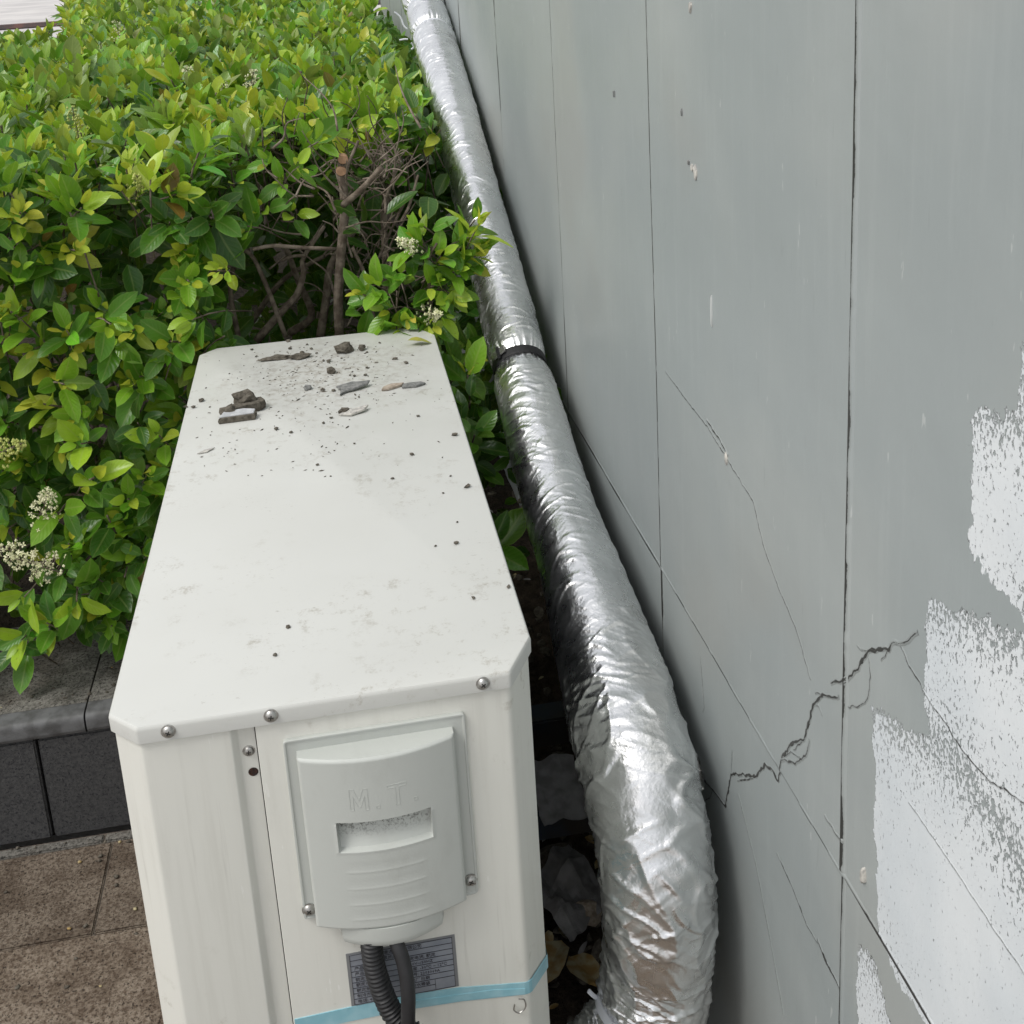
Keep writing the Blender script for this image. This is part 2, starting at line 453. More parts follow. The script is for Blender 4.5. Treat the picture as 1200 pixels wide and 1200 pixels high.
for q in range(-6, 2):
    x0 = -.245+q*.42
    o = part('paver', box(x0+.001, x0+.418, .8475, .8665, -.045, -.001, .002), M['cap'], pav, True, 50)

# planter kerb
kerb = thing('planter_kerb', 'low dark stone kerb with a rounded grey edge holding the hedge bed', 'kerb', (-.6, .95, 0))
KZ = H-.572
part('core', box(-2.1, .018, .91, 1.14, .0, KZ-.05), M['gap'], kerb, False)
jx = [-2.1]
j0 = -.247
capx = sorted([j0-.47*i for i in range(4)]+[j0+.262])
for a, b in zip(capx[:-1], capx[1:]):
    a, b = a+.0015, b-.0015
    prof = [(.900, KZ-.001), (1.16, KZ-.002), (1.16, KZ-.04), (.900, KZ-.038)]
    R = [[(x, y, z) for y, z in prof] for x in (a, b)]
    o = part('cap_stone', rings(R), M['cap'], kerb, False)
    nose = roundpoly([(.866, KZ-.028), (.866, KZ-.003), (.8995, KZ-.0015), (.8995, KZ-.036), (.869, KZ-.036)], [.007, .014, 0, 0, .006], 5)
    R = [[(x, y, z) for y, z in nose] for x in (a, b)]
    part('edge_stone', rings(R), M['nose'], kerb, True, 50)
fx = [-.327+.258*i for i in range(-6, 2)]
for a, b in zip(fx[:-1], fx[1:]):
    part('face_slab', box(a+.0022, min(b, .02)-.0022, .871, .905, .003, KZ-.038, .003), M['slab'], kerb, True, 50)

# soil
nx, ny = 90, 260
xs = np.linspace(-2.1, .56, nx); ys = np.linspace(-1.2, 7.4, ny)
X, Y = np.meshgrid(xs, ys, indexing='ij')
bed = np.clip((Y-.93)/.12, 0, 1)*np.clip((.03-X)/.03, 0, 1)
slope = np.clip((Y-.75)/.5, 0, 1)*np.clip((X-.0)/.03, 0, 1)
Z = -.12+bed*.28+slope*.30+np.clip((X-.2)/.08, 0, 1)*.135*(1-slope)
Z = np.where(Y < .0, -.13, Z)
Z += .012*noise(X*9, Y*9)+.008*noise(X*25, Y*25, 3.)
so = part('soil', (np.stack([X, Y, Z], -1).reshape(-1, 3), grid(nx, ny)[:, ::-1]), M['soil'])
tag(so, 'dark bare soil under the hedge and behind the unit', None, None, 'structure')

# far things
tag(part('plaza_kerb', box(-14, 6, 22.6, 22.85, -.05, .03, .01), M['redkerb']), 'dark reddish kerb line far behind the hedge', 'kerb')
P = onz(84, 14, -.3)
tag(part('dark_post', rings([[(P[0]*1.0+r*math.cos(a), P[1]+r*math.sin(a), z) for a in np.arange(14)*2*math.pi/14]
     for r, z in ((.13, -.02), (.13, .03), (.075, .05), (.07, .9), (.085, .92), (.085, 1.0), (.05, 1.04))]), M['post'], None, True, 40,
     loc=None), 'dark post standing beyond the far end of the hedge', 'bollard')

# ------------------------------------------------------------------ wall
wall = thing('wall', 'grey painted panelled wall with cracks and white paint patches', 'wall', (.6, .9, 0))
def WP(y, z, off=0.): return (WX(y)-off, y, z)
y0w, y1w, ztop = -1.104, 4.396, 1.5
V = [WP(y0w, -.05, -.006), WP(y1w, -.05, -.006), WP(y1w, -.05, -.24), WP(y0w, -.05, -.24)]
V += [(a, b, ztop) for a, b, c in V]
part('core', (V, [[0, 1, 2, 3], [7, 6, 5, 4], [0, 4, 5, 1], [1, 5, 6, 2], [2, 6, 7, 3], [3, 7, 4, 0]]), M['wall'], wall, False)
Vc_ = [(WX(y)+dx, y, z) for z in (ztop+.001, ztop+.05) for y, dx in ((y0w-.01, -.008), (y1w+.01, -.008), (y1w+.01, .25), (y0w-.01, .25))]
part('coping', (Vc_, [[0, 1, 2, 3][::-1], [4, 5, 6, 7], [0, 1, 5, 4], [1, 2, 6, 5], [2, 3, 7, 6], [3, 0, 4, 7]]), M['wall'], wall, False)
def wpoly(pts): return np.array([onwall(*p)[1:] for p in pts])
patches = [wpoly([(1138, 488), (1152, 476), (1175, 486), (1195, 470), (1196, 405), (1215, 380), (1300, 420), (1300, 780), (1215, 740), (1186, 712), (1160, 676), (1135, 655), (1139, 570)]),
           wpoly([(1086, 700), (1120, 712), (1160, 728), (1205, 748), (1320, 800), (1330, 1320), (1130, 1290), (1085, 1205), (1052, 1150), (1030, 1098), (1027, 985), (1022, 828), (1045, 840), (1066, 852), (1088, 866), (1083, 780)]),
           wpoly([(1004, 1103), (1014, 1108), (1030, 1150), (1048, 1215), (1040, 1300), (1003, 1300)])]
def segdist(P, A, B):
    ab = B-A; t = np.clip(((P-A)@ab)/(ab@ab+1e-12), 0, 1); return np.linalg.norm(P-(A+t[:, None]*ab), axis=1)
def sdf(P, poly):
    d = np.full(len(P), 9.); ins = np.zeros(len(P), bool); n = len(poly)
    for i in range(n):
        A, B = poly[i], poly[(i+1) % n]; d = np.minimum(d, segdist(P, A, B))
        c = (A[1] > P[:, 1]) != (B[1] > P[:, 1])
        xx = A[0]+(P[:, 1]-A[1])*(B[0]-A[0])/(B[1]-A[1]+1e-12)
        ins ^= c & (P[:, 0] < xx)
    return np.where(ins, d, -d)
dryline = [wpoly([(1130, 478), (1200, 468), (1230, 420)]), wpoly([(1080, 696), (1120, 712), (1160, 728), (1220, 752)]), wpoly([(1015, 825), (1066, 852), (1110, 880), (1160, 950), (1200, 1020)]), wpoly([(1000, 1100), (1014, 1108), (1035, 1150), (1048, 1200)])]
pi = 0; PANELS = {}
for k in range(-2, 9):
    ya, yb = -.104+.5*k, .396+.5*k
    if yb > 4.4: continue
    for za, zb in ((-.04, .633), (.633, ztop)):
        near = ya < 0 and za < 1.6
        st = .011 if near else .125
        g = .0024
        ny_, nz_ = max(2, int(round((yb-ya)/st))+1), max(2, int(round((zb-za)/st))+1)
        yy = np.linspace(ya+g, yb-g, ny_); zz = np.linspace(za+g*.7, zb-g*.7, nz_)
        Yg, Zg = np.meshgrid(yy, zz, indexing='ij')
        rnd = random.Random(pi*13+5)
        o0 = rnd.uniform(-.0004, .0012); ty, tz = rnd.uniform(-.002, .002), rnd.uniform(-.0015, .0015)
        PANELS[(k, (-.04, .633).index(za))] = (o0, ty, tz, (ya+yb)/2, (za+zb)/2)
        off = o0+ty*(Yg-(ya+yb)/2)+tz*(Zg-(za+zb)/2)+.0009*noise(Yg*4, Zg*4, 2.)
        Vt = np.stack([WX(Yg)-off, Yg, Zg], -1).reshape(-1, 3)
        F = [list(f) for f in grid(ny_, nz_)]
        # bevelled returns into the joint
        idx = np.arange(ny_*nz_).reshape(ny_, nz_)
        loop = list(idx[:, 0])+list(idx[-1, 1:])+list(idx[-2::-1, -1])+list(idx[0, -2:0:-1])
        n0 = len(Vt); cen = np.array([(ya+yb)/2, (za+zb)/2])
        rim1 = Vt[loop]+np.array([.0012, 0, 0]); rim2 = Vt[loop]+np.array([.0058, 0, 0])
        s = np.sign(rim1[:, 1:]-cen)*.0008
        edge_y = (np.abs(Vt[loop][:, 1]-ya) < .004) | (np.abs(Vt[loop][:, 1]-yb) < .004)
        edge_z = (np.abs(Vt[loop][:, 2]-za) < .004) | (np.abs(Vt[loop][:, 2]-zb) < .004)
        rim1[:, 1] += s[:, 0]*edge_y; rim1[:, 2] += s[:, 1]*edge_z
        rim2[:, 1] += s[:, 0]*edge_y; rim2[:, 2] += s[:, 1]*edge_z
        m = len(loop); Vt = np.vstack([Vt, rim1, rim2])
        for i in range(m):
            j = (i+1) % m
            F.append([loop[i], loop[j], n0+j, n0+i]); F.append([n0+i, n0+j, n0+m+j, n0+m+i])
        at = None
        if near:
            Pq = Vt[:, 1:]
            dd = np.full(len(Pq), -1.); 
            for po in patches: dd = np.maximum(dd, sdf(Pq, po))
            dr = np.full(len(Pq), 9.)
            for dl in dryline:
                for i in range(len(dl)-1): dr = np.minimum(dr, segdist(Pq, dl[i], dl[i+1]))
            at = dict(paint=np.maximum(dd, -1.)+1., dry=np.exp(-(dr/.038)**1.1))
        part('panel', (Vt, F), M['wall'], wall, True, 30, attrs=at)
        pi += 1
def panel_off(y, z):
    o0, ty, tz, yc, zc = PANELS[(int(math.floor((y+.104)/.5)), 0 if z < .633 else 1)]
    return o0+ty*(y-yc)+tz*(z-zc)+.0009*float(noise(y*4, z*4, 2.))
def paint_at(Pq):
    dd = np.full(len(Pq), -1.)
    for po in patches: dd = np.maximum(dd, sdf(Pq, po))
    dr = np.full(len(Pq), 9.)
    for dl in dryline:
        for i in range(len(dl)-1): dr = np.minimum(dr, segdist(Pq, dl[i], dl[i+1]))
    return np.maximum(dd, -1.)+1., np.exp(-(dr/.038)**1.1)
def strip_on_wall(Q, cw, half, off, name, shift=0., lip=.0004):
    """a low strip of paint and filler following Q (wall coordinates) that carries an open crack of half width cw"""
    T = np.gradient(Q, axis=0); T /= np.linalg.norm(T, axis=1)[:, None]+1e-9; N = np.stack([-T[:, 1], T[:, 0]], 1)
    us = np.array([-1, -.5, 0, .5, 1.]); hs_ = np.array([-.0012, 1., .75, 1., -.0012])
    V, P2, A, Wd = [], [], [], []
    for i in range(len(Q)):
        for u, h_ in zip(us, hs_):
            q = Q[i]+N[i]*u*half
            V.append(WP(q[0], q[1], panel_off(q[0], q[1])+off+(lip*h_ if h_ > 0 else h_))); P2.append(q); A.append(u*half-shift); Wd.append(cw[i])
    pa, dr = paint_at(np.array(P2))
    part(name, (V, [list(f)[::-1] for f in grid(len(Q), 5)]), M['wall'], wall, True, None, attrs=dict(crack_across=np.array(A), crack_width=np.array(Wd), paint=pa, dry=dr))
def crack(pts, wd, seed, jag=.0025, mat='crack', name='crack', step=.0022):
    P = np.array([onwall(*p)[1:] for p in pts]); Q = [P[0]]
    for a, b in zip(P[:-1], P[1:]):
        n = max(1, int(np.linalg.norm(b-a)/step))
        for i in range(1, n+1): Q.append(a+(b-a)*i/n)
    Q = np.array(Q); s = np.arange(len(Q))
    Q = Q+jag*np.stack([noise(s*.27+seed*9.1, 0.*s), noise(s*.27, 5.+seed+0.*s)], 1)+jag*.4*np.stack([noise(s*.8+seed*3.1, 0.*s), noise(s*.8, 8.+seed+0.*s)], 1)
    sm = Q.copy(); sm[1:-1] = .25*Q[:-2]+.5*Q[1:-1]+.25*Q[2:]; Q = sm
    cw = wd*.62*(.4+1.7*np.abs(noise(s*.16+seed*2.7, 1.+0.*s)))
    cw = cw*np.clip(np.minimum(s, len(s)-1-s)/6., .1, 1)+2e-6
    if mat == 'hair': strip_on_wall(Q, cw, .0020, .0002, name, lip=.00012)
    else: strip_on_wall(Q, cw, .0030, .0002, name, lip=.0003)
crack([(815, 905), (835, 925), (850, 945), (857, 907), (872, 908), (886, 910), (896, 896), (905, 902), (911, 916), (915, 902), (918, 889), (929, 871), (944, 866), (951, 842), (955, 825), (966, 814), (986, 818)], .0026, 1)
crack([(975, 800), (991, 797), (1004, 786), (1018, 763), (1042, 760), (1050, 752)], .0027, 2)
crack([(1050, 752), (1060, 754), (1068, 748), (1076, 741)], .0012, 3)
crack([(917, 890), (934, 894), (946, 885), (951, 868)], .0014, 4)
crack([(988, 820), (992, 828), (1008, 828), (1018, 818), (1021, 795), (1018, 770)], .0009, 5, mat='hair')
crack([(780, 435), (806, 470), (830, 500), (855, 540), (885, 588), (897, 640), (915, 690), (936, 740), (951, 795)], .0009, 6, mat='hair')
crack([(829, 492), (846, 517), (855, 535)], .0015, 7)
crack([(910, 1000), (928, 1040), (945, 1085), (957, 1105)], .0014, 8, mat='hair', jag=.001)
crack([(957, 1100), (966, 1125), (978, 1148), (985, 1163)], .0034, 9, jag=.001)
crack([(968, 955), (980, 975), (990, 988)], .001, 10)
crack([(1056, 757), (1066, 780), (1080, 802), (1083, 812)], .001, 11, mat='hair')
crack([(1083, 812), (1110, 850), (1132, 885), (1160, 915), (1200, 940), (1240, 955)], .0009, 12, mat='hair')
crack([(1065, 940), (1090, 975), (1130, 1035), (1165, 1090), (1200, 1140)], .0002, 13, mat='hair', jag=.002)
crack([(865, 930), (885, 1010), (900, 1090), (918, 1190)], .0006, 14, mat='hair', jag=.0015)
crack([(820, 770), (825, 830), (823, 835)], .0008, 15, mat='hair', jag=.001)
crack([(858, 880), (857, 905)], .0008, 20, mat='hair', jag=.001)
# filler in the joints, open along broken stretches
for k in range(-1, 9):
    yj = -.104+.5*k
    n = 420 if yj < 1.5 else 120
    zz = np.linspace(0, ztop-.01, n); s_ = np.arange(n)*(420/n)
    Q = np.stack([yj+.0006*noise(s_*.05+k*3.3, 0.*s_), zz], 1)
    amp = {0: .0021, 1: .0024, 2: .0015, 3: .0026, 4: .0032}.get(k, .0015)
    cw = np.clip(amp*(noise(s_*.030+k*5.1, 0.*s_)*1.5+.62+.5*noise(s_*.2+k, 3.+0.*s_)), 0, .0024)
    if k == 0: strip_on_wall(Q[::-1], cw[::-1]+2e-6, .0056, .0001, 'joint_filler', shift=.0026, lip=.0007)
    else:                                     # the far joints gape wider
        hw_ = {1: .0065, 2: .0065, 3: .011, 4: .013}.get(k, .0045)
        zr = zz-H
        m_ = {1: np.clip((zr+.26)/.03, .25, 1), 2: .40+.6*np.clip((.02-zr)/.05, 0, 1), 3: np.clip((zr-.25)/.02, .06, 1), 4: np.clip((zr-.3)/.05, .3, 1)}.get(k, 1.+0*zr)
        cw = np.clip((cw+.0003)*1.9*m_*hw_/.0065, 0, hw_*.55)
        strip_on_wall(Q[::-1], cw[::-1]+2e-6, hw_, .0001, 'joint_filler', shift=.001, lip=.0003)
yy_ = np.arange(-1.1, 2.5, .006); s_ = np.arange(len(yy_))
for zj in (.633,):
    strip_on_wall(np.stack([yy_, zj+.0005*noise(s_*.1, 0.*s_)], 1), np.clip(.0030*(noise(s_*.05+9, 0.*s_)*1.5+.5), 0, .0028)+2e-6, .0058, .0001, 'joint_filler', shift=-.0012, lip=.0004)
def chip(px, py, w, h, mat, seed, name='paint_chip'):
    c = onwall(px, py); mb = MB(); n = 9; rr = random.Random(seed)
    ang = [2*math.pi*i/n for i in range(n)]; rd = [rr.uniform(.6, 1.15) for _ in ang]
    R = [[WP(c[1]+w*r*k*math.cos(a), c[2]+h*r*k*math.sin(a), o) for a, r in zip(ang, rd)] for k, o in ((1.05, -.001), (1., .0022), (.8, .0030))]
    part(name, rings(R, False, True), M[mat], wall, True, 40)
rb = random.Random(4)
for px, py in ((857, 907), (886, 910), (905, 902), (918, 889), (944, 866), (955, 825), (966, 814), (1004, 786), (1018, 763), (835, 925), (1042, 760)):
    a = rb.uniform(0, 6.28); L = rb.uniform(8, 24)
    crack([(px, py), (px+L*.5*math.cos(a)+rb.gauss(0, 2), py+L*.5*math.sin(a)+rb.gauss(0, 2)), (px+L*math.cos(a+.4), py+L*math.sin(a+.4))], rb.uniform(.0007, .0014), 60+px % 37, .0016, mat='hair')
chip(817, 202, .005, .008, 'chip', 1); chip(809, 190, .0018, .003, 'flakegrey', 2); chip(813, 196, .003, .004, 'chip', 21); chip(811, 8, .004, .006, 'chip', 3)
chip(836, 362, .0014, .018, 'pale', 4); chip(1013, 1027, .0026, .008, 'chip', 5)
chip(853, 537, .003, .008, 'chip', 10)
chip(801, 132, .0007, .004, 'hair', 11); chip(721, 110, .0007, .004, 'hair', 12)

cp = [onwall(811, 886, .02), onwall(813, 884, .004), onwall(817, 893, .003), onwall(821, 908, .003), onwall(822, 925, .02)]
tag(part('pipe_clip', tube(smoothpath(cp, 24), .0035, 6, True, .35), M['steel'], None, True, None), 'thin metal clip between the pipe bend and the wall', 'clip')
# ------------------------------------------------------------------ outdoor unit
UW, UL, UB = .36, .9185, .18                  # width, length, height of its underside
unit = thing('outdoor_unit', 'white metal air conditioner outdoor unit with grit on its lid', 'outdoor unit', (.18, .46, UB))
lidP = [(0, .024), (.0255, 0), (.334, 0), (.36, .0466), (.36, UL-.0466), (.334, UL), (.0255, UL), (0, UL-.024)]
rp = lambda P, r: roundpoly(P, r, 4)
o_ = rp(lidP, .005)
cc = np.array([.18, .46])
def lring(d, z): return [(p[0], p[1], H+z) for p in inset(o_, d)]
VFl = rings([lring(.0035, -.016), lring(.0012, -.0165), lring(.0002, -.0158), lring(0, -.004), lring(.0005, -.0018), lring(.0016, -.0005), lring(.0032, 0.)], False, True)
lid = part('lid', VFl, M['lid'], unit, True, 30)
b_ = [(.003, .0255), (.0268, .0032), (.0985, .0032), (.1035, .009), (.1172, .009), (.1172, .0125), (.331, .0125), (.354, .05), (.354, UL-.048), (.333, UL-.003), (.0268, UL-.003), (.003, UL-.0255)]
rr_ = [.005, .006, .003, .002, 0, 0, 0, .004, .006, .006, .006, .006]
bo = roundpoly(b_, rr_, 4)
casing = part('casing', rings([[(p[0], p[1], z) for p in bo] for z in (UB, H-.0045)]), M['case'], unit, True, 30)
s_out = roundpoly([(.1186, .0032), (.3328, .0032), (.3568, .0478), (.3568, .31), (.3548, .31), (.3548, .0492), (.3322, .0052), (.1186, .0052)], [.0008, .007, .006, 0, 0, .004, .005, .0005], 4)
side = part('side_panel', rings([[(p[0], p[1], z) for p in s_out] for z in (UB+.003, H-.005)]), M['case'], unit, True, 30)
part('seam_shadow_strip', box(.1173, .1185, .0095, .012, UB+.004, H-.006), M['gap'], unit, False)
part('base_tray', rings([[(p[0], p[1], z) for p in inset(bo, .006)] for z in (UB-.02, UB-.001)]), M['case'], unit, True, 30)
def screw_mesh():
    mb = MB(); R = []
    for r, y in ((.0058, .0), (.0060, -.0008), (.0056, -.0016), (.0046, -.0030), (.0030, -.0038), (.0012, -.0040)):
        R.append([(r*math.cos(a), y, r*math.sin(a)) for a in np.arange(18)*2*math.pi/18])
    mb.add(rings(R, False, True), 0)
    for c, s in ((1, 0), (0, 1)):
        bx_ = box(-.0026, .0026, -.0043, -.0025, -.0006, .0006)
        V = [(c*x-s*z, y, s*x+c*z) for x, y, z in bx_[0]]
        mb.add((V, bx_[1]), 1)
    R = [[(r*math.cos(a), y, r*math.sin(a)) for a in np.arange(18)*2*math.pi/18] for r, y in ((.0072, .0004), (.0072, -.0006), (.0060, -.0007))]
    mb.add(rings(R, False, False), 0)
    return newmesh('screw', mb.v, mb.f, [M['steel'], M['slot']], True, 40, mb.m)
SCREW = screw_mesh()
def screw(parent, x, z, y=0., s=1., rot=None):
    o = bpy.data.objects.new('screw', SCREW); COL.objects.link(o); o.parent = parent
    o.location = Vector((x, y, z+H))-wloc(parent); o.scale = (s, s, s)
    o.rotation_euler = (0, rot if rot is not None else random.uniform(0, 1.5), 0)
    return o
for x in (.0505, .133, .310): screw(lid, x, -.0074, 0, .84)
screw(casing, .1105, -.044, .009, .72)
R = [[(.112+r*math.cos(a), y, H-.065+r*math.sin(a)) for a in np.arange(14)*2*math.pi/14] for r, y in ((.0042, .0088), (.0040, .0084), (.0030, .0083), (.0026, .0088))]
part('screw_hole', rings(R, False, True), M['rust'], casing)
part('coil_core', box(.350, .3552, .315, UL-.06, UB+.02, H-.03), M['coil'], unit, False)
mb = MB()
for i in range(150): mb.add(box(.3552, .3568, .318+i*.0036, .3187+i*.0036, UB+.02, H-.03))
fin = part('coil_fins', mb.vf, M['coil'], unit, False); fin['kind'] = 'stuff'
# terminal cover
tc = thing('terminal_cover', None, None, (0, 0, 0)); tc.parent = unit; tc.location = Vector((.215, 0, H-.12))-unit.location
FY = .0031
def plate_poly():
    P = [(.1395, -.0335), (.1395, -.2155), (.150, -.2155), (.2785, -.2155), (.2785, -.2205), (.293, -.2205), (.2925, -.0335)]
    return roundpoly(P, [.004, .003, 0, 0, .003, .006, .004], 4)
pp = plate_poly()
def pring(d, y): return [(p[0], y, H+p[1]) for p in inset(pp, d)]
part('base_plate', rings([pring(0, FY+.0005), pring(0, FY-.0030), pring(.0006, FY-.0036), pring(.0018, FY-.0036), pring(.0026, FY-.0024)], False, True), M['cover'], tc, True, 35)
x0c, x1c, z0c, z1c = .1500, .2812, -.2165, -.0452
xc, hw = (x0c+x1c)/2, (x1c-x0c)/2
nxc, nzc = 150, 190
xs = np.linspace(x0c, x1c, nxc); zs = np.linspace(z0c, z1c, nzc)
Xc, Zc = np.meshgrid(xs, zs, indexing='ij')
def sst(a, b, t): t = np.clip((t-a)/(b-a), 0, 1); return t*t*(3-2*t)
dep = .011+.0135*(1-((Xc-xc)/hw)**2)
# rounded rim on the four borders
dist = np.minimum.reduce([Xc-x0c, x1c-Xc, Zc-z0c+.0, z1c-Zc])
dep = dep-.0022*(1-np.clip(dist/.0025, 0, 1))**2
# handle pocket, deep at its top
px0, px1, pz0, pz1 = .1765, .2565, -.1352, -.1065
sag = .0035*(1-((Xc-(px0+px1)/2)/((px1-px0)/2))**2)
inp = sst(px0, px0+.0016, Xc)*sst(px1, px1-.0016, Xc)*sst(pz0-.001, pz0+.0012, Zc)*sst(pz1, pz1-.0014, Zc)
pt = np.clip((Zc-pz0)/(pz1-pz0), 0, 1)
pocket = inp*(.0045+.0115*pt)
dep = dep-pocket
rimp = np.exp(-(np.maximum(np.maximum(px0-Xc, Xc-px1), np.maximum(pz0-Zc, Zc-pz1))/.0018)**2)
out_ = (np.maximum(np.maximum(px0-Xc, Xc-px1), np.maximum(pz0-Zc, Zc-pz1)) > 0)
dep = dep+.0006*rimp*out_*(Zc < pz1-.002)
for zr in (-.1565, -.1735, -.190, -.2055):
    dep = dep+.00022*np.exp(-((Zc-zr)/.0011)**2)*sst(.178, .186, Xc)*sst(.252, .244, Xc) - .00012*sst(0, .006, Zc-zr)*sst(.012, .006, Zc-zr)*sst(.176, .186, Xc)*sst(.254, .244, Xc)
grime = inp*np.clip((pt-.25)/.5, 0, 1)
Vc = np.stack([Xc, FY-.0024-dep, Zc+H], -1).reshape(-1, 3)
Fc = [list(f)[::-1] for f in grid(nxc, nzc)]
idx = np.arange(nxc*nzc).reshape(nxc, nzc)
loop = list(idx[:, 0])+list(idx[-1, 1:])+list(idx[-2::-1, -1])+list(idx[0, -2:0:-1])
n0 = len(Vc); back = Vc[loop].copy(); back[:, 1] = FY-.002
Vc = np.vstack([Vc, back])
for i in range(len(loop)):
    j = (i+1) % len(loop); Fc.append([loop[j], loop[i], n0+i, n0+j])
gr_ = np.concatenate([grime.ravel(), np.zeros(len(loop))])
part('cover_shell', (Vc, [f[::-1] for f in Fc]), M['cover'], tc, True, 42, attrs=dict(grime=gr_))
# spout under the cover
n = 40; R = []
for z, k, dd in ((-.2165, 1., 0), (-.229, .995, 0), (-.2335, .985, .0005), (-.2362, .965, .002)):
    ring = []
    for i in range(n+1):
        t = i/n*2-1; x = .215+.046*k*t
        ring.append((x, FY-.0024-(.0115+.0135*(1-t*t)-dd)*(min(1, (1-abs(t))*16+.25)), H+z-.0015*0))
    ring += [(x_, FY-.0005, z_) for x_, _, z_ in ring[::-1]]
    R.append(ring)
part('cable_spout', rings(R, True, True), M['cover'], tc, True, 35)
screw(tc, .1445, -.2055, FY-.003, .85); screw(tc, .2868, -.2045, FY-.003, .85)
# faint letters on the cover
def cy(x): return FY-.0024-(.011+.0135*(1-((x-xc)/hw)**2))
def stroke(pts, wd=.00045):
    mb = MB()
    for (xa, za), (xb, zb) in zip(pts[:-1], pts[1:]):
        m_ = max(2, int(math.hypot(xb-xa, zb-za)/.002)); q = np.linspace(0, 1, m_+1)
        d = np.array([xb-xa, zb-za]); d = d/np.linalg.norm(d); nn = np.array([-d[1], d[0]])*wd/2
        V = []; F = []
        for i, t in enumerate(q):
            x, z = xa+(xb-xa)*t, za+(zb-za)*t
            for sgn in (1, -1):
                for o in (-.0001, .0004): V.append((x+sgn*nn[0], cy(x)+(.0004-o)*1.0-.00022, H+z+sgn*nn[1]))
            if i:
                a, b = 4*(i-1), 4*i
                F += [[a+1, a+3, b+3, b+1], [a, a+1, b+1, b], [a+3, a+2, b+2, b+3]]
        mb.add((V, F))
    return mb
lm = simple('letter_dirt', (.44, .46, .43), (.51, .53, .50), 160, .6)
bz, tz_ = -.094, -.0735
def sh(P): return [(x, z+(x-.215)*-.02) for x, z in P]
for pts in ([(.190, bz), (.190, tz_), (.1935, tz_), (.1975, bz+.009), (.2015, tz_), (.205, tz_), (.205, bz), (.2022, bz), (.2022, tz_-.007), (.1985, bz+.003), (.1965, bz+.003), (.1928, tz_-.007), (.1928, bz), (.190, bz)],
            [(.2215, tz_), (.2375, tz_), (.2375, tz_-.003), (.231, tz_-.003), (.231, bz), (.228, bz), (.228, tz_-.003), (.2215, tz_-.003), (.2215, tz_)],
            [(.2115, bz), (.2145, bz), (.2145, bz+.0028), (.2115, bz+.0028), (.2115, bz)], [(.243, bz), (.246, bz), (.246, bz+.0028), (.243, bz+.0028), (.243, bz)]):
    part('embossed_letter', stroke(pts).vf, lm, tc, False)
# rating label
lab = thing('rating_label', None, None, (0, 0, 0)); lab.parent = unit; lab.location = Vector((.22, .003, H-.291))-unit.location
lx0, lx1, lz0, lz1 = .171, .2685, -.3205, -.2625
part('label_rim', box(lx0, lx1, FY-.0004, FY+.0004, H+lz0, H+lz1), M['plate_rim'], lab, False)
part('label_face', box(lx0+.003, lx1-.003, FY-.0007, FY, H+lz0+.0015, H+lz1-.002), M['plate'], lab, False)
mb = MB(); ly = FY-.0011
nrow = 9; rh = (lz1-lz0-.0035)/nrow
for i in range(nrow+1):
    z = H+lz0+.0015+i*rh
    xe = lx1-.003 if not (1 <= i <= 1) else lx1-.021
    mb.add(box(lx0+.003, xe, ly, ly+.0003, z-.0002, z+.0002))
for x in (lx0+.003, lx1-.003): mb.add(box(x-.0002, x+.0002, ly, ly+.0003, H+lz0+.0015, H+lz1-.002))
mb.add(box(lx1-.0212, lx1-.0208, ly, ly+.0003, H+lz0+.0015, H+lz0+.0015+2*rh))
part('label_ruling', mb.vf, M['ink'], lab, False)
def text_vf(s, size):
    cu = bpy.data.curves.new('printed_text', 'FONT'); cu.body = s; cu.size = size; cu.extrude = 0.00008; cu.resolution_u = 1
    o = bpy.data.objects.new('printed_text', cu); COL.objects.link(o)
    dg = bpy.context.evaluated_depsgraph_get(); me = bpy.data.meshes.new_from_object(o.evaluated_get(dg))
    r = [v.co[:] for v in me.vertices], [list(p.vertices) for p in me.polygons]
    bpy.data.objects.remove(o); bpy.data.curves.remove(cu); bpy.data.meshes.remove(me)
    return r
mb = MB()
rowsT = [[(.030, '暖通设备有限公司')], [(.012, '分体式热泵热水机')], [(.003, '产品名称:'), (.048, '额定电流: 额定')], [(.003, '产品型号:'), (.050, '220V~/50HZ')], [(.003, '额定功率:'), (.050, '温度: -30℃ ~ 12℃')],
         [(.003, '额定电压:'), (.050, '编号: 2203069A')], [(.003, '额定制热量:'), (.052, '出厂日期')], [(.003, '制冷剂: R'), (.052, '防水等级')], [(.003, '电话: 400'), ]]
for i, row in enumerate(rowsT):
    for dx, s in row:
        V, F = text_vf(s, .0043)
        z = H+lz1-.002-(i+1)*rh+.0016
        mb.add(([(lx0+.003+dx+x, ly-.0001-zz, z+y) for x, y, zz in V], F))
part('printed_text', mb.vf, M['ink'], lab, False)
# blue film strip
def strip(pts, hh, off, name='film_strip'):
    V = []
    for i, (x, y, z) in enumerate(pts):
        V += [(x, y-off, H+z), (x, y-off, H+z-hh[i]), (x, y+.0006, H+z), (x, y+.0006, H+z-hh[i])]
    F = []
    for i in range(len(pts)-1):
        a = 4*i; F += [[a, a+1, a+5, a+4], [a+2, a, a+4, a+6], [a+1, a+3, a+7, a+5]]
    n_ = 4*(len(pts)-1); F += [[0, 2, 3, 1], [n_, n_+1, n_+3, n_+2]]
    return part(name, (V, F), M['tape'], unit, False)
strip([(.120, FY, -.323), (.17, FY, -.321), (.223, FY, -.3195), (.27, FY, -.3225), (.3286, FY, -.3305), (.3332, FY+.0012, -.3312), (.3362, .0072, -.3325), (.3582, .0482, -.3515), (.3584, .12, -.352)], [.015, .0155, .0165, .0155, .0135, .0135, .0136, .0145, .0145], .0007)
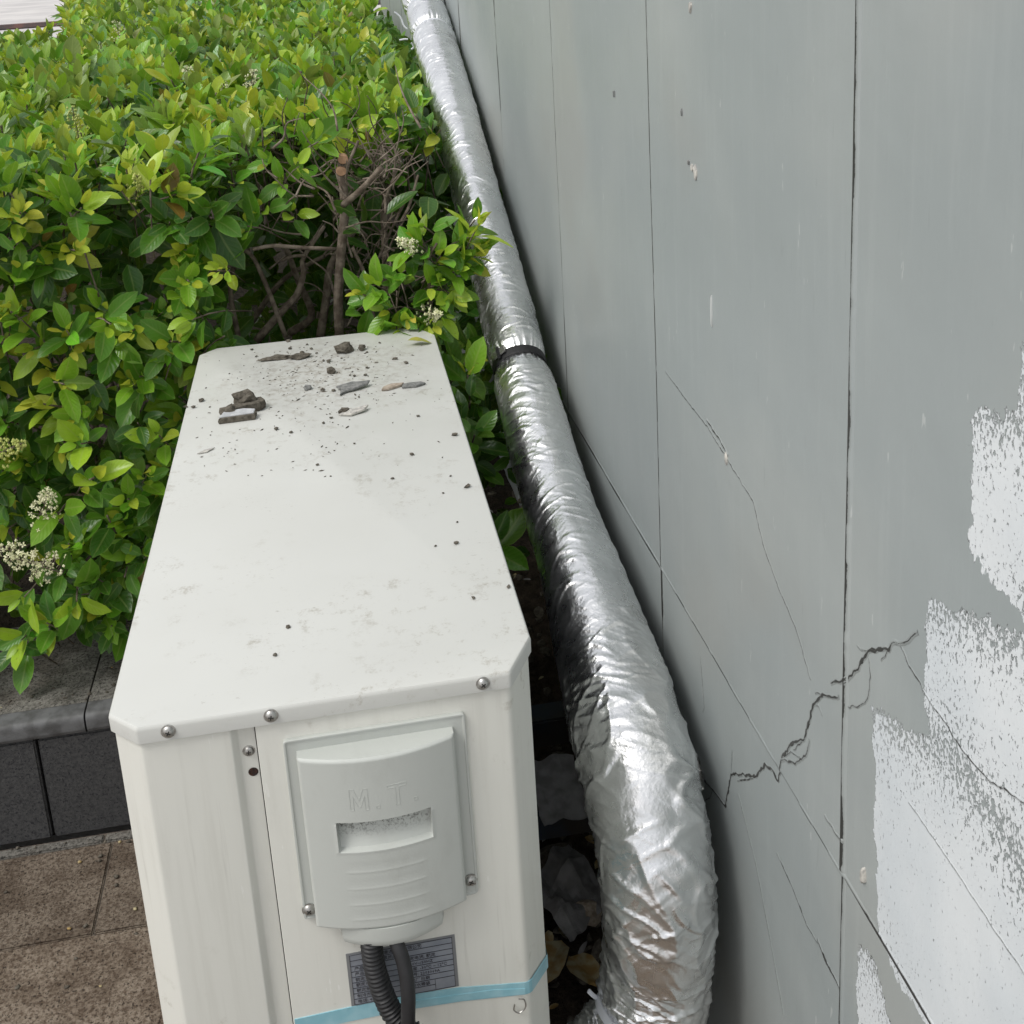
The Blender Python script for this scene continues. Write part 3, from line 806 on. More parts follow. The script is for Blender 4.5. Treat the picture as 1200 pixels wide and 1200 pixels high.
strip([(.218, FY, -.326), (.255, FY, -.3285), (.30, FY, -.3315), (.329, FY, -.337)], [.0075, .007, .008, .006], .0012)
hk = smoothpath([(.322, FY-.003, H-.345), (.327, FY-.003, H-.347), (.328, FY-.003, H-.356), (.322, FY-.003, H-.361), (.317, FY-.003, H-.357), (.318, FY-.003, H-.351)], 20)
tag(part('wire_hook', tube(hk, .0007, 6), M['steel']), 'small curled wire end stuck below the blue strip', 'wire')
for sx in (.04, .29):
    for sy in (.08, .78): part('foot', box(sx, sx+.03, sy, sy+.07, UB-.034, UB-.0205, .003), M['black'], unit)

# cables out of the spout
def conduit():
    P = smoothpath([ony(*p) for p in ((432, 1086, -.0105), (434, 1096, -.0115), (441, 1140, -.0145), (462, 1190, -.022), (500, 1222, -.04), (548, 1262, -.08), (560, 1400, -.10))], 300)
    s = np.concatenate([[0], np.cumsum(np.linalg.norm(np.diff(P, axis=0), axis=1))])
    r = .0089+.0010*np.sin(s*2*math.pi/.0043)
    return tube(P, r, 20)
tag(part('corrugated_conduit', conduit(), M['black'], None, True, 80), 'ribbed black conduit hanging from the terminal cover over the label', 'conduit')
P = smoothpath([ony(*p) for p in ((452, 1074, -.0125), (460, 1094, -.0145), (472, 1125, -.026), (478, 1160, -.034), (478, 1200, -.038), (476, 1300, -.04))], 60)
tag(part('black_cable', tube(P, .0064, 14, True, .85), M['black'], None, True, 80), 'smooth black cable crossing in front of the ribbed conduit', 'cable')

# steel stand
stand = thing('steel_stand', 'dark blue steel stand under the white outdoor unit', 'stand', (.25, .46, 0))
for x in (.05, .31): part('rail', box(x-.02, x+.02, .0, UL, UB-.075, UB-.0345, .003), M['bluesteel'], stand)
for y in (.50, .69):
    mb = MB(); mb.add(box(.08, .555, y, y+.05, UB-.031-.006+.06, UB+.03)); 
    part('cross_bar', box(.362, .556, y, y+.045, UB-.012, UB+.036, .003), M['bluesteel'], stand)
    part('cross_bar', box(.03, .361, y, y+.045, UB-.118, UB-.076, .003), M['bluesteel'], stand)
for x in (.05, .31):
    for y in (.06, .86): part('leg', box(x-.018, x+.018, y-.018, y+.018, -.01, UB-.0755, .002), M['bluesteel'], stand)

# ------------------------------------------------------------------ foil wrapped pipe
pipe = thing('insulated_pipe', 'silver foil insulated pipe running along the grey wall', 'pipe', (.495, .9, .4))
PX = .495
obs = [(-40, 458, 505), (0, 469, 521), (100, 497, 551), (200, 522, 579), (350, 557, 622), (430, 572, 646), (500, 588, 668), (600, 613, 700), (660, 628, 726), (720, 640, 752), (770, 650, 771), (820, 659, 791), (900, 680, 816), (1000, 700, 833), (1080, 706, 837)]
ctr, dia = [], []
for y_, a, b in obs:
    P = onx((a+b)/2, y_, PX); z = (P-CAM)@FWD; k = .965 if y_ < 760 else (.975 if y_ < 900 else 1.)
    ctr.append(P); dia.append((b-a)*k*z/FPX)
ctr = np.array(ctr); dia = np.array(dia)
far_dir = ctr[0]-ctr[3]; far_dir /= np.linalg.norm(far_dir)
ctr = np.vstack([ctr[0]+far_dir*.30+np.array([.16, .06, 0]), ctr[0]+far_dir*.20+np.array([.03, .02, 0]), ctr, [(.495, .150, H-.482), (.488, .147, H-.530), (.468, .140, H-.568), (.425, .130, H-.605), (.33, .11, H-.64)]])
dia = np.concatenate([[.10, .10], dia, [.119, .117, .112, .108, .105]])
dia[3:9] = dia[3:9]*.7+.0945*.3
NP_ = 4000
path = smoothpath(ctr, NP_)
dd_ = np.interp(np.linspace(0, len(ctr)-1, NP_), np.arange(len(ctr)), dia)
sl = np.concatenate([[0], np.cumsum(np.linalg.norm(np.diff(path, axis=0), axis=1))])
S = np.arange(0, sl[-1], .0017)
path = np.stack([np.interp(S, sl, path[:, i]) for i in range(3)], 1)
for _ in range(40): path[1:-1] = .25*path[:-2]+.5*path[1:-1]+.25*path[2:]
rad_ = np.interp(S, sl, dd_)/2
def s_at(py):                                # arclength whose image is at row py
    yy = np.array([project(p)[1] for p in path]); return S[np.argmin(np.abs(yy-py))]
s_strap, s_tie1, s_tie2 = s_at(432), s_at(12), s_at(42)
i_end = np.argmin(np.linalg.norm(path-np.array([.468, .140, H-.568]), axis=1)); s_end = S[i_end]
rad_ = rad_-.009*np.exp(-((S-s_strap)/.022)**2)-.010*np.exp(-((S-s_tie1)/.016)**2)-.008*np.exp(-((S-s_tie2)/.014)**2)-.008*np.exp(-((S-s_end)/.016)**2)
T_, N_, B_ = frames(path)
NA = 200
def sleeve(i0, i1, name, seed):
    s = S[i0:i1]; th = np.arange(NA)*2*math.pi/NA
    Sg, Th = np.meshgrid(s, th, indexing='ij')
    cx, sx = np.cos(Th), np.sin(Th)
    low = sst(s_strap+.02, s_strap+.25, Sg)
    bend = sst(s_strap+.45, s_strap+.75, Sg)
    sw = Sg+.030*low*sx+.014*noise(cx*.9+seed, sx*.9, Sg*6)+.004*noise(cx*2.2, sx*2.2+seed, Sg*20)
    def ridge(f, a, o): return 1-2.2*np.abs(noise(cx*a+o, sx*a, sw*f+o))
    cr_ = lambda a_, f_, o_, q: np.clip(1-q*np.abs(noise(cx*a_+o_, sx*a_, sw*f_+o_)), 0, 1)
    gate = lambda a_, f_, o_: np.clip(.35+2.6*noise(cx*a_+o_, sx*a_, Sg*f_+o_), 0, 1)
    sw2 = Sg-.022*sx+.016*cx+.012*noise(cx*.9+seed+50, sx*.9, Sg*7)
    cr2 = lambda a_, f_, o_, q: np.clip(1-q*np.abs(noise(cx*a_+o_, sx*a_, sw2*f_+o_)), 0, 1)
    h = .0019*(.6+.2*low+.8*bend)*cr_(.7, 40, 3.+seed, 6.)*gate(1., 9, 7.)
    h += .0018*(.6+.2*low+.8*bend)*cr2(.7, 36, 17.+seed, 6.)*gate(1.1, 11, 57.)
    h += .0007*(.8+.1*low+.5*bend)*cr_(1.3, 78, 11., 5.)*gate(1.5, 14, 23.)
    h += .0005*(.6+.3*low+.6*bend)*cr2(1.5, 84, 71., 5.)*gate(1.5, 14, 83.)
    h += .0003*cr2(2.4, 130, 21., 4.)*gate(2., 20, 31.)
    h += .0012*bend*cr_(.7, 52, 41., 5.)
    fl = noise(cx*1.6+61, sx*1.6, Sg*14); h += .0008*np.abs(fl)*(.6+.6*low)
    up = 1-low
    h *= 1+.25*up
    h += .0015*bend*cr2(.6, 66, 91., 5.5)*gate(1., 12, 95.)
    h += .0008*noise(cx*1.1+5, sx*1.1, Sg*7)*(.5+.7*low)+.0005*noise(cx*2.2, sx*2.2, Sg*19+9.)
    # big loose folds on the bend
    h += .0022*bend*np.clip(1-4.2*np.abs(noise(cx*1.3+31, sx*1.3, (Sg+.028*sx)*17)), 0, 1)**2
    # lengthwise gathers next to the ties
    for st_, wd in ((s_strap, .028), (s_tie1, .02), (s_tie2, .03), (s_end, .06)):
        gth = np.exp(-((Sg-st_)/wd)**2)
        h += gth*.0022*np.clip(1-2.4*np.abs(noise(cx*6.5+st_*9, sx*6.5, Sg*9)), -.3, 1)
    r = rad_[i0:i1][:, None]+h-.0012
    Pg = path[i0:i1][:, None, :]+r[..., None]*(cx[..., None]*N_[i0:i1][:, None, :]+sx[..., None]*B_[i0:i1][:, None, :])
    n = len(s); a = (np.arange(n-1)[:, None]*NA+np.arange(NA)[None, :]).ravel(); b = (np.arange(n-1)[:, None]*NA+(np.arange(NA)[None, :]+1) % NA).ravel()
    F = np.stack([a, b, b+NA, a+NA], 1)
    return part(name, (Pg.reshape(-1, 3), F), M['foil'], pipe, True, None)
i1, i2, i3 = [int(np.argmin(np.abs(S-v))) for v in (s_tie1, s_strap, s_end)]
sleeve(0, i1, 'foil_sleeve', 1.); sleeve(i1-1, i2, 'foil_sleeve', 2.); sleeve(i2-1, i3, 'foil_sleeve', 3.); sleeve(i3-1, len(S), 'foil_sleeve', 4.)
def band(s0, wd, th, grow, mat, name, tilt=0.):
    i = int(np.argmin(np.abs(S-s0))); t, n, b = T_[i], N_[i], B_[i]; r0 = rad_[i]+grow
    prof = roundpoly([(-wd/2, -.002), (wd/2, -.002), (wd/2, th), (-wd/2, th)], [0, 0, th*.4, th*.4], 3)
    R = []
    for a in np.arange(64)*2*math.pi/64:
        e = math.cos(a)*n+math.sin(a)*b
        R.append([path[i]+e*(r0+q)+t*(p+tilt*math.cos(a)) for p, q in prof])
    m_ = len(prof); V = [p for r in R for p in r]; F = []
    for k in range(64):
        for j in range(m_):
            F.append([k*m_+j, k*m_+(j+1) % m_, ((k+1) % 64)*m_+(j+1) % m_, ((k+1) % 64)*m_+j])
    return part(name, (V, F), M[mat], pipe, True, 40), i
def around(i, ang, r): return path[i]+r*(math.cos(ang)*N_[i]+math.sin(ang)*B_[i])
bd, ib = band(s_strap-.004, .017, .0022, .0020, 'strap', 'black_strap', .002)
# strap buckle
best = min(np.arange(0, 6.28, .05), key=lambda a: (project(around(ib, a, rad_[ib]))[0]-589)**2+(project(around(ib, a, rad_[ib]))[1]-418)**2+((around(ib, a, .05)-path[ib])@FWD > 0)*1e6)
def local_box(i, ang, r, du, dt, dr, shift=0.):
    e = math.cos(ang)*N_[i]+math.sin(ang)*B_[i]; u = -math.sin(ang)*N_[i]+math.cos(ang)*B_[i]; t = T_[i]
    V, F = box(-du, du, -dt, dt, -dr, dr, .0008)
    return [path[i]+e*(r+z)+u*x+t*(y+shift) for x, y, z in V], F
bk = MB(); bk.add(local_box(ib, best, rad_[ib]+.0075, .013, .0075, .0014, -.005)); 
part('buckle', bk.vf, M['steel'], bd); bk = MB(); bk.add(local_box(ib, best-.17*0, rad_[ib]+.009, .003, .012, .002, -.004)); part('buckle_bar', bk.vf, M['strap'], bd)
band(s_tie1, .004, .0016, .0012, 'nylon', 'cable_tie'); band(s_tie2, .004, .0016, .001, 'nylon', 'cable_tie')
t3, ie = band(s_end, .009, .003, .0025, 'nylon', 'cable_tie')
c0 = np.array(onx(712, 1163, .445)); 
aL = min(np.arange(0, 6.28, .05), key=lambda a: (project(around(ie, a, rad_[ie]))[0]-708)**2+(project(around(ie, a, rad_[ie]))[1]-1166)**2+((around(ie, a, .05)-path[ie])@FWD > .01)*1e6)
p0 = around(ie, aL, rad_[ie]+.002)
part('tie_tail', tube(smoothpath([p0, p0+np.array([-.006, -.004, .008]), p0+np.array([-.013, -.004, .018])], 10), .0024, 6, True, .5), M['nylon'], t3)
part('tie_tail', tube(smoothpath([p0, p0+np.array([.004, -.006, .010]), p0+np.array([.001, -.006, .021])], 10), .0012, 6), M['nylon'], t3)
tl = thing('cable_tie_tails', 'white plastic tie ends and wire sticking out at the far pipe joint', 'cable tie', ony(468, 25, 2.0))
for i_, pl in enumerate(([(462, 14), (469, 20), (473, 30), (477, 34)], [(468, 47), (474, 46), (478, 46)], [(482, 50), (485, 55), (482, 58)], [(530, 48), (536, 45)])):
    part('tie_end', tube(smoothpath([ony(px, py, 2.02) for px, py in pl], 10), .0022, 6), M['nylon'], tl)
# small torn foil flap with a wire
tag(part('loose_wire', tube(smoothpath([onx(523, 133, .47), onx(519, 152, .462), onx(514, 172, .455), onx(513, 185, .452), onx(521, 190, .462), onx(532, 193, .47)], 30), .0013, 6), M['strap']),
    'thin dark wire bent against the far stretch of foil', 'wire')

# ------------------------------------------------------------------ hedge
hedge = thing('hedge', 'green clipped hedge with pale new leaves behind the white unit', 'hedge', (-.5, 1.8, .2))
NL = 5
def leaf_template(wr, cup, curl, twist, wav):
    t = np.linspace(0, 1, NL+1); sh_ = (t**.6)*((1-t)**.72); sh_ = sh_/sh_.max(); sh_[0] = .06; sh_[-1] = .015
    js = np.array([-1, -.5, 0, .5, 1.])
    Tg, Jg = np.meshgrid(t, js, indexing='ij')
    wd = (wr/2*sh_)[:, None]
    x = Jg*wd; y = Tg.copy()
    z = cup*np.abs(x)*(1.-.5*Tg)-curl*Tg**2+wav*np.sin(Tg*9+Jg*2)*np.abs(Jg)
    x = x+twist*z+.03*np.sin(Tg*3.1)*twist*3
    V = np.stack([x, y, z], -1).reshape(-1, 3); UV = np.stack([Jg, Tg, 0*Tg], -1).reshape(-1, 3)
    F = grid(NL+1, 5)[:, ::-1]
    return V, F, UV
shapes = [leaf_template(*a) for a in ((.50, .45, .10, .1, .006), (.46, .30, .22, -.2, .01), (.54, .6, .05, .15, .008), (.44, .5, -.06, -.1, .012), (.5, .2, .30, .25, .01), (.56, .38, .14, -.15, .006))]
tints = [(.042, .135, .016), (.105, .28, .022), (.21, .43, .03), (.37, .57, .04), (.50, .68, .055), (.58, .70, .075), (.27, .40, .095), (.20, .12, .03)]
LE = []                                       # (shape, tint, 4x4, front score)
def unit_(v): return v/(np.linalg.norm(v)+1e-9)
def put_leaf(pos, d, nrm, L, tint, shape=None):
    d = unit_(d); nrm = unit_(nrm-d*(nrm@d)); x = np.cross(d, nrm)
    Mx = np.eye(4); Mx[:3, 0] = x*L; Mx[:3, 1] = d*L; Mx[:3, 2] = nrm*L; Mx[:3, 3] = pos
    LE.append((rng.integers(len(shapes)) if shape is None else shape, tint, Mx))
STEMS = []
def shoot(tip, D, kind='mid', size=1., nodes=None, stem=True):
    D = unit_(D); a = unit_(np.cross(D, rng.normal(size=3))); b = np.cross(D, a)
    n = nodes or int(rng.integers(3, 7))
    ph = rng.uniform(0, math.pi)
    p = np.array(tip, float); bend_ = rng.normal(size=3)*.12
    pts = [p.copy()]
    for k in range(n):
        f = k/max(1, n-1)
        if kind == 'young': L = (.030+.028*f)*size; ang = rad(12+38*f); tint = 5 if f < .3 else (4 if rng.random() < .7 else 3)
        elif kind == 'mid': L = (.036+.032*min(1, f*1.6))*size; ang = rad(17+42*f); tint = [4, 3, 2, 1, 1][min(4, int(f*3.4+rng.random()*1.5))]
        elif kind == 'olive': L = (.040+.026*min(1, f*1.6))*size; ang = rad(12+38*f); tint = [3, 6, 6, 1, 0][min(4, int(f*3.0+rng.random()*1.8))]  # olive: sky glare on the back rows, put into the leaf tint
        else: L = (.045+.027*f)*size; ang = rad(40+40*f); tint = 1 if rng.random() < .4 else 0
        L *= rng.uniform(.68, 1.22)
        if rng.random() < .005: tint = 7
        for sgn in (1, -1):
            if rng.random() < .06: continue
            ra = ph+(math.pi if sgn < 0 else 0)+rng.normal()*.22
            rv = math.cos(ra)*a+math.sin(ra)*b
            aa = ang+rng.normal()*.16
            d = math.cos(aa)*D+math.sin(aa)*rv
            d = d+np.array([0, 0, -.10])*rng.random()
            nn = D*1.0+rng.normal(size=3)*.18+np.array([0, 0, .25])
            put_leaf(p+rv*.004+d*.004, d, nn, L, tint)
        ph += math.pi/2+rng.normal()*.15
        D = unit_(D+bend_*.3)
        p = p-D*(.010+.012*f)*size*rng.uniform(.9, 1.4); pts.append(p.copy())
    if stem:
        pts.append(p-D*.06+np.array([0, .01, -.02])); STEMS.append((pts, .0016*size))
TOPZ = lambda x, y: H+.275+.030*noise(x*2.3+4, y*2.3)+.050*noise(x*7, y*7+2)+.012*np.clip(y-1.5, 0, 6)
def cavity(x, y, z):                          # opening with bare twigs behind the unit
    return (-.01 < x < .47) and y < 1.42 and z < TOPZ(x, y)-.17-.10*max(0, x-.05)*0 + (.05 if x > .4 else 0)
FRONT = lambda x, z: .955+.03*noise(x*5+9, z*5)+(.26*min(1., (x-.04)/.08) if x > .04 else 0)
KW = ['young', 'mid', 'olive', 'old']
def pick(p): return KW[rng.choice(4, p=p)]
# top surface
for y_a, y_b, sp, size in ((.95, 2.0, .050, .98), (2.0, 3.0, .058, 1.0), (3.0, 4.3, .075, 1.1), (4.3, 6.6, .095, 1.2)):
    for gx in np.arange(-1.75, .44, sp):
        for gy in np.arange(y_a, y_b, sp):
            x, y = gx+rng.uniform(-.5, .5)*sp, gy+rng.uniform(-.5, .5)*sp
            if x > .43 or y < FRONT(x, H+.25): continue
            pxl = project((x, y, H+.27))
            if pxl[0] < (-140 if y < 3.75 else 78): continue
            z = TOPZ(x, y)+rng.uniform(-.035, .02)
            tl_ = np.array([rng.normal()*.28, -.2+rng.normal()*.28, 1.])
            yel = .5+.9*float(noise(x*2.2+1.5, y*2.2, 5.))
            if y < 1.6: pr = np.array([.42*max(.2, yel)*1.5, .42, .08, .08])
            else: pr = np.array([.13, .33, .47, .07])
            shoot((x, y, z), tl_, pick(pr/pr.sum()), size*rng.uniform(.85, 1.1))
# front face
for gx in np.arange(-1.0, .46, .044):
    for gz in np.arange(-.47, .27, .044):
        x, z = gx+rng.uniform(-.5, .5)*.05, H+gz+rng.uniform(-.5, .5)*.05
        y = FRONT(x, z)
        if project((x, y, z))[0] < -140: continue
        gz_ = z-H
        if x > .045 and z < TOPZ(x, 1.)-.035-.03*float(noise(x*9, 3.)): continue
        if x > -.02 and gz_ < -.1: continue
        if float(noise(x*6+2, z*6+1, 3.)) < -.33: continue
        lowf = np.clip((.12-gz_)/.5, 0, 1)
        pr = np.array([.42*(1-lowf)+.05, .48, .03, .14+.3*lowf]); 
        tl_ = np.array([rng.normal()*.4+.1, -1.+rng.normal()*.3, .55+rng.normal()*.35])
        shoot((x, y+rng.uniform(-.03, .05), z), tl_, pick(pr/pr.sum()), rng.uniform(.68, 1.0))
# old leaves deeper inside
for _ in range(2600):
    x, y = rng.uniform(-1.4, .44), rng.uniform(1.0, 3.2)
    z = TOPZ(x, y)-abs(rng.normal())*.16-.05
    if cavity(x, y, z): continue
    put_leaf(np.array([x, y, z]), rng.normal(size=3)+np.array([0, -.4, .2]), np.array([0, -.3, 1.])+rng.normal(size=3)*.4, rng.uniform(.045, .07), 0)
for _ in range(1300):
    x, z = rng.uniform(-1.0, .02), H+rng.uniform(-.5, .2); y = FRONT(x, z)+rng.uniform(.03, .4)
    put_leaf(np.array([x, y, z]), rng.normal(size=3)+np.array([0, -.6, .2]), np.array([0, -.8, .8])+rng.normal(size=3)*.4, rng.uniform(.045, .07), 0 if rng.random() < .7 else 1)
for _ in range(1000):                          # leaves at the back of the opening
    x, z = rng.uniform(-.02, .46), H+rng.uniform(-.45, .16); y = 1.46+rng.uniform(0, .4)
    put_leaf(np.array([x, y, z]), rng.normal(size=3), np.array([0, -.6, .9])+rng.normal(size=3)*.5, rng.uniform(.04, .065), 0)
for px, py, yy in ((275, 215, 1.05), (330, 212, 1.08), (345, 250, 1.06), (305, 245, 1.05), (350, 195, 1.0), (290, 265, 1.02), (375, 165, 1.06), (420, 150, 1.12), (315, 190, 1.1), (365, 130, 1.1), (400, 120, 1.15), (465, 150, 1.2)):
    shoot(ony(px, py, yy), np.array([rng.normal()*.5, -.8, .4]), 'mid' if py > 150 else 'young', rng.uniform(.55, .8), 3)
for px, py, yy in ((28, 700, .9), (55, 730, .9), (90, 705, .90), (25, 750, .92), (70, 600, .9), (110, 560, .88), (150, 585, .90), (160, 645, .95), (140, 665, .98), (95, 520, .9), (200, 400, .93), (225, 375, .92), (215, 345, .95), (130, 380, .9), (75, 450, .9), (170, 440, .95)):
    shoot(ony(px, py, yy), np.array([rng.normal()*.4+.1, -.9, .35+rng.normal()*.3]), 'mid', rng.uniform(.8, 1.05), 3)
for px, py, yy in ((548, 440, .88), (552, 470, .86), (556, 510, .8), (545, 425, .93), (575, 640, .6), (540, 500, .84)):
    shoot(ony(px, py, yy), np.array([rng.normal()*.3, -.5, .8]), 'old' if py > 450 else 'mid', .95, 3)
for px, py, Yv in ((628, 335, 1.25), (632, 365, 1.2), (640, 400, 1.1), (634, 385, 1.15), (640, 425, 1.05)):
    shoot(ony(px, py, Yv), np.array([-.15, -.4, .9]), 'mid' if py < 345 else 'old', .7, 3)
pz_ = lambda y: np.interp(y, [.85, .9, 1.03, 1.42, 1.73, 2.18, 2.5, 3.3], [-.12, -.08, -.007, .139, .269, .429, .51, .7])
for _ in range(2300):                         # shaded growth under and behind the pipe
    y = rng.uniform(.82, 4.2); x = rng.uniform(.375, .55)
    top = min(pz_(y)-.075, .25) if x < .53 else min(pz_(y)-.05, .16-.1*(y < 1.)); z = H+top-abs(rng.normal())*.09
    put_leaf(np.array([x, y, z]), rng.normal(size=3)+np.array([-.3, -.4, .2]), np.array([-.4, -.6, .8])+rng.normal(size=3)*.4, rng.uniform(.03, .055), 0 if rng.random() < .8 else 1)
PEDGE = (np.array([0, 100, 200, 350, 430, 500, 600]), np.array([469, 497, 522, 557, 572, 588, 613]))
def clear_of_pipe(m_):                        # the hedge is trimmed back from the pipe
    c_ = (m_ @ np.array([0, .5, 0, 1]))[:3]; px, py, zc = project(c_)
    t_ = (m_ @ np.array([0, 1., 0, 1]))[:3]; px = max(px, project(t_)[0])
    if not (-20 < py < 600) or c_[1] > 2.8: return True
    e_ = np.interp(py, *PEDGE)
    return px < e_+1 or px > e_+75 or c_[2]-H < pz_(c_[1])-.05
LE = [q for q in LE if clear_of_pipe(q[2])]
n_hedge = len(LE)
# the sprig that hangs over the unit and the pipe
sprig_pts = [((500, 395), .97), ((505, 350), .95), ((500, 310), .93), ((512, 285), .93)]
for px, py, yy, D in ((425, 345, .93, (-.8, -.4, .5)), (443, 335, .93, (-.4, -.6, .6)), (470, 325, .92, (-.2, -.7, .6)), (455, 362, .92, (-.4, -.8, .1)), (493, 262, .95, (-.3, -.4, .9)), (487, 285, .94, (-.6, -.4, .6)),
                      (520, 300, .93, (.2, -.8, .6)), (540, 318, .93, (.4, -.8, .4)), (560, 278, .95, (.8, -.3, .5)), (575, 262, .96, (.5, -.3, .9)), (545, 290, .95, (.5, -.6, .5)), (510, 335, .92, (.1, -.9, .3)),
                      (535, 345, .92, (.4, -.9, .1)), (480, 370, .91, (-.1, -.9, -.2)), (475, 392, .9, (-.1, -.9, -.3)), (505, 380, .9, (.3, -.9, -.2)), (522, 370, .92, (.5, -.8, -.1)), (570, 300, .95, (.7, -.3, .2)), (465, 395, .91, (-.1, -.8, -.5))):
    px -= max(0, px-500)*.18
    shoot(ony(px, py, yy), np.array(D, float)+rng.normal(size=3)*.15, 'young' if rng.random() < .5 else 'mid', rng.uniform(.66, .86), 3)
    shoot(ony(px+rng.normal()*9-4, py+rng.normal()*9+6, yy+.02), np.array(D, float)+rng.normal(size=3)*.3, 'mid', rng.uniform(.6, .8), 3)
n_sprig = len(LE)

# leaves that can be picked out one by one become objects, the others one mesh
cent = np.array([(m_ @ np.array([0, .5, 0, 1]))[:3] for _, _, m_ in LE])
dC = cent-CAM; zC = dC@FWD
pxs = 600+FPX*(dC@RT)/zC; pys = 600+PY-FPX*(dC@UP)/zC
LL = np.array([np.linalg.norm(m_[:3, 1]) for _, _, m_ in LE]); NN = np.array([m_[:3, 2]/np.linalg.norm(m_[:3, 2]) for _, _, m_ in LE])
face = np.abs(np.einsum('ij,ij->i', NN, dC/np.linalg.norm(dC, axis=1)[:, None]))
area = (LL*FPX/zC)**2*.32*(face+.1)
cellx, celly = (pxs/14).astype(int), (pys/14).astype(int); zmin = {}
for i in range(len(LE)):
    for ox in (-1, 0, 1):
        for oy in (-1, 0, 1):
            k_ = (cellx[i]+ox, celly[i]+oy); zmin[k_] = min(zmin.get(k_, 99), zC[i]-.0)
vis = np.array([zC[i] < zmin[(cellx[i], celly[i])]+.045 for i in range(len(LE))])
ok = vis & (pxs > 4) & (pxs < 1196) & (pys > 4) & (pys < 1196)
lidhide = (pys > 395) & (pxs > 245-(pys-400)*.27) & (cent[:, 1] > .3) & (pxs < 520)
ok &= ~lidhide
order = np.argsort(-(area*ok))
sel_s = [i for i in order if n_hedge <= i < n_sprig and ok[i]][:70]
sel_h = [i for i in order if i < n_hedge and ok[i]][:300]
lm_cache = {}
def leaf_mesh_(s, t):
    if (s, t) not in lm_cache:
        V, F, UV = shapes[s]
        lm_cache[(s, t)] = newmesh('leaf', V, F, M['leaf'], True, None, None, None, dict(tint=np.tile(tints[t], (len(V), 1)), leafuv=UV))
    return lm_cache[(s, t)]
def leaf_objs(ids, parent):
    off = np.array(wloc(parent))
    for i in ids:
        s, t, Mx = LE[i]
        o = bpy.data.objects.new('leaf', leaf_mesh_(s, t)); COL.objects.link(o); o.parent = parent
        m_ = Mx.copy(); m_[:3, 3] -= off; o.matrix_local = Matrix(m_.tolist())
def leaf_bulk(ids, parent, name):
    Vs, Fs, Ts, Us = [], [], [], []; n_ = 0
    for i in ids:
        s, t, Mx = LE[i]; V, F, UV = shapes[s]
        Vs.append(V@Mx[:3, :3].T+Mx[:3, 3]); Fs.append(F+n_); n_ += len(V)
        c = np.array(tints[t])*np.array([1+rng.normal()*.12, 1+rng.normal()*.10, 1.])*(1+rng.normal()*.1)
        Ts.append(np.tile(np.clip(c, .004, .6), (len(V), 1))); Us.append(UV)
    o = part(name, (np.vstack(Vs), np.vstack(Fs)), M['leaf'], parent, True, None, attrs=dict(tint=np.vstack(Ts), leafuv=np.vstack(Us)))
    o['kind'] = 'stuff'; return o
leaf_objs(sel_h, hedge)
ss = set(sel_h)
leaf_bulk([i for i in range(n_hedge) if i not in ss], hedge, 'foliage')
# twigs
def taper(P, r0, r1, n=7, seg=14): 
    Q = smoothpath(P, seg); return tube(Q, np.linspace(r0, r1, seg), n)
def branch(pts, yy, r0, r1, parent=hedge, mat='bark', name='twig'):
    ys_ = np.linspace(yy[0], yy[1], len(pts)) if isinstance(yy, tuple) else [yy]*len(pts)
    return part(name, taper([ony(px, py, y) for (px, py), y in zip(pts, ys_)], r0, r1), M[mat], parent, True, None)
main = branch([(398, 400), (396, 350), (400, 290), (404, 240), (400, 205), (401, 190)], 1.06, .0085, .0075, name='cut_branch')
for (px, py) in ((402, 187), (400, 201)):
    c = ony(px, py, 1.045); R = [[c+np.array([r*math.cos(a), -d, r*math.sin(a)*.9]) for a in np.arange(12)*2*math.pi/12] for r, d in ((.008, -.02), (.0085, .0), (.0075, .001))]
    part('cut_end', rings(R), M['cutwood'], main, True, 30)
branch([(402, 240), (420, 225), (447, 197)], (1.05, .99), .006, .0045)
branch([(404, 235), (406, 200), (420, 165)], (1.05, 1.1), .004, .0025)
branch([(296, 292), (320, 288), (350, 290), (393, 292)], (1.0, 1.05), .003, .0035)
branch([(300, 400), (330, 365), (348, 345), (356, 318), (355, 303), (380, 265)], (1.08, 1.14), .0075, .0035)
branch([(330, 305), (345, 300), (358, 300)], 1.1, .0025, .003)
branch([(375, 395), (382, 350), (388, 310), (415, 270)], (1.2, 1.25), .0085, .006)
branch([(340, 390), (365, 370), (350, 330), (335, 290)], (1.25, 1.2), .008, .005)
branch([(280, 400), (270, 330), (292, 270), (325, 210)], (1.1, 1.16), .005, .003)
branch([(445, 395), (452, 330), (450, 260), (458, 205)], (1.2, 1.24), .008, .005)
branch([(290, 385), (330, 330), (380, 300)], (1.3, 1.25), .006, .004)
branch([(262, 300), (290, 295), (310, 330), (335, 395)], (1.12, 1.06), .003, .0045)
branch([(470, 260), (480, 240), (490, 205)], (1.1, 1.15), .003, .002)
branch([(413, 290), (430, 330), (440, 390)], (1.12, 1.1), .003, .004)
branch([(430, 345), (445, 300), (478, 230), (495, 215)], (1.16, 1.2), .003, .002)
rt = random.Random(31)
for i in range(150):                           # wiry dead twigs in the opening
    px, py = rt.gauss(425, 62), rt.gauss(235, 62)
    if not (258 < px < 505 and 130 < py < 395): continue
    yy = rt.uniform(1.02, 1.32); L = rt.uniform(30, 85); a = rt.gauss(-1.4, .75)
    pts = [(px, py)]
    for k in range(3):
        a += rt.gauss(0, .45); pts.append((pts[-1][0]+L/3*math.cos(a), pts[-1][1]+L/3*math.sin(a)))
    if any(q[0] > 498 and q[1] < 240 for q in pts): continue
    branch(pts, (yy, yy+rt.uniform(-.1, .1)), rt.uniform(.0012, .0026), .0007, mat='deadtwig' if rt.random() < .6 else 'bark')
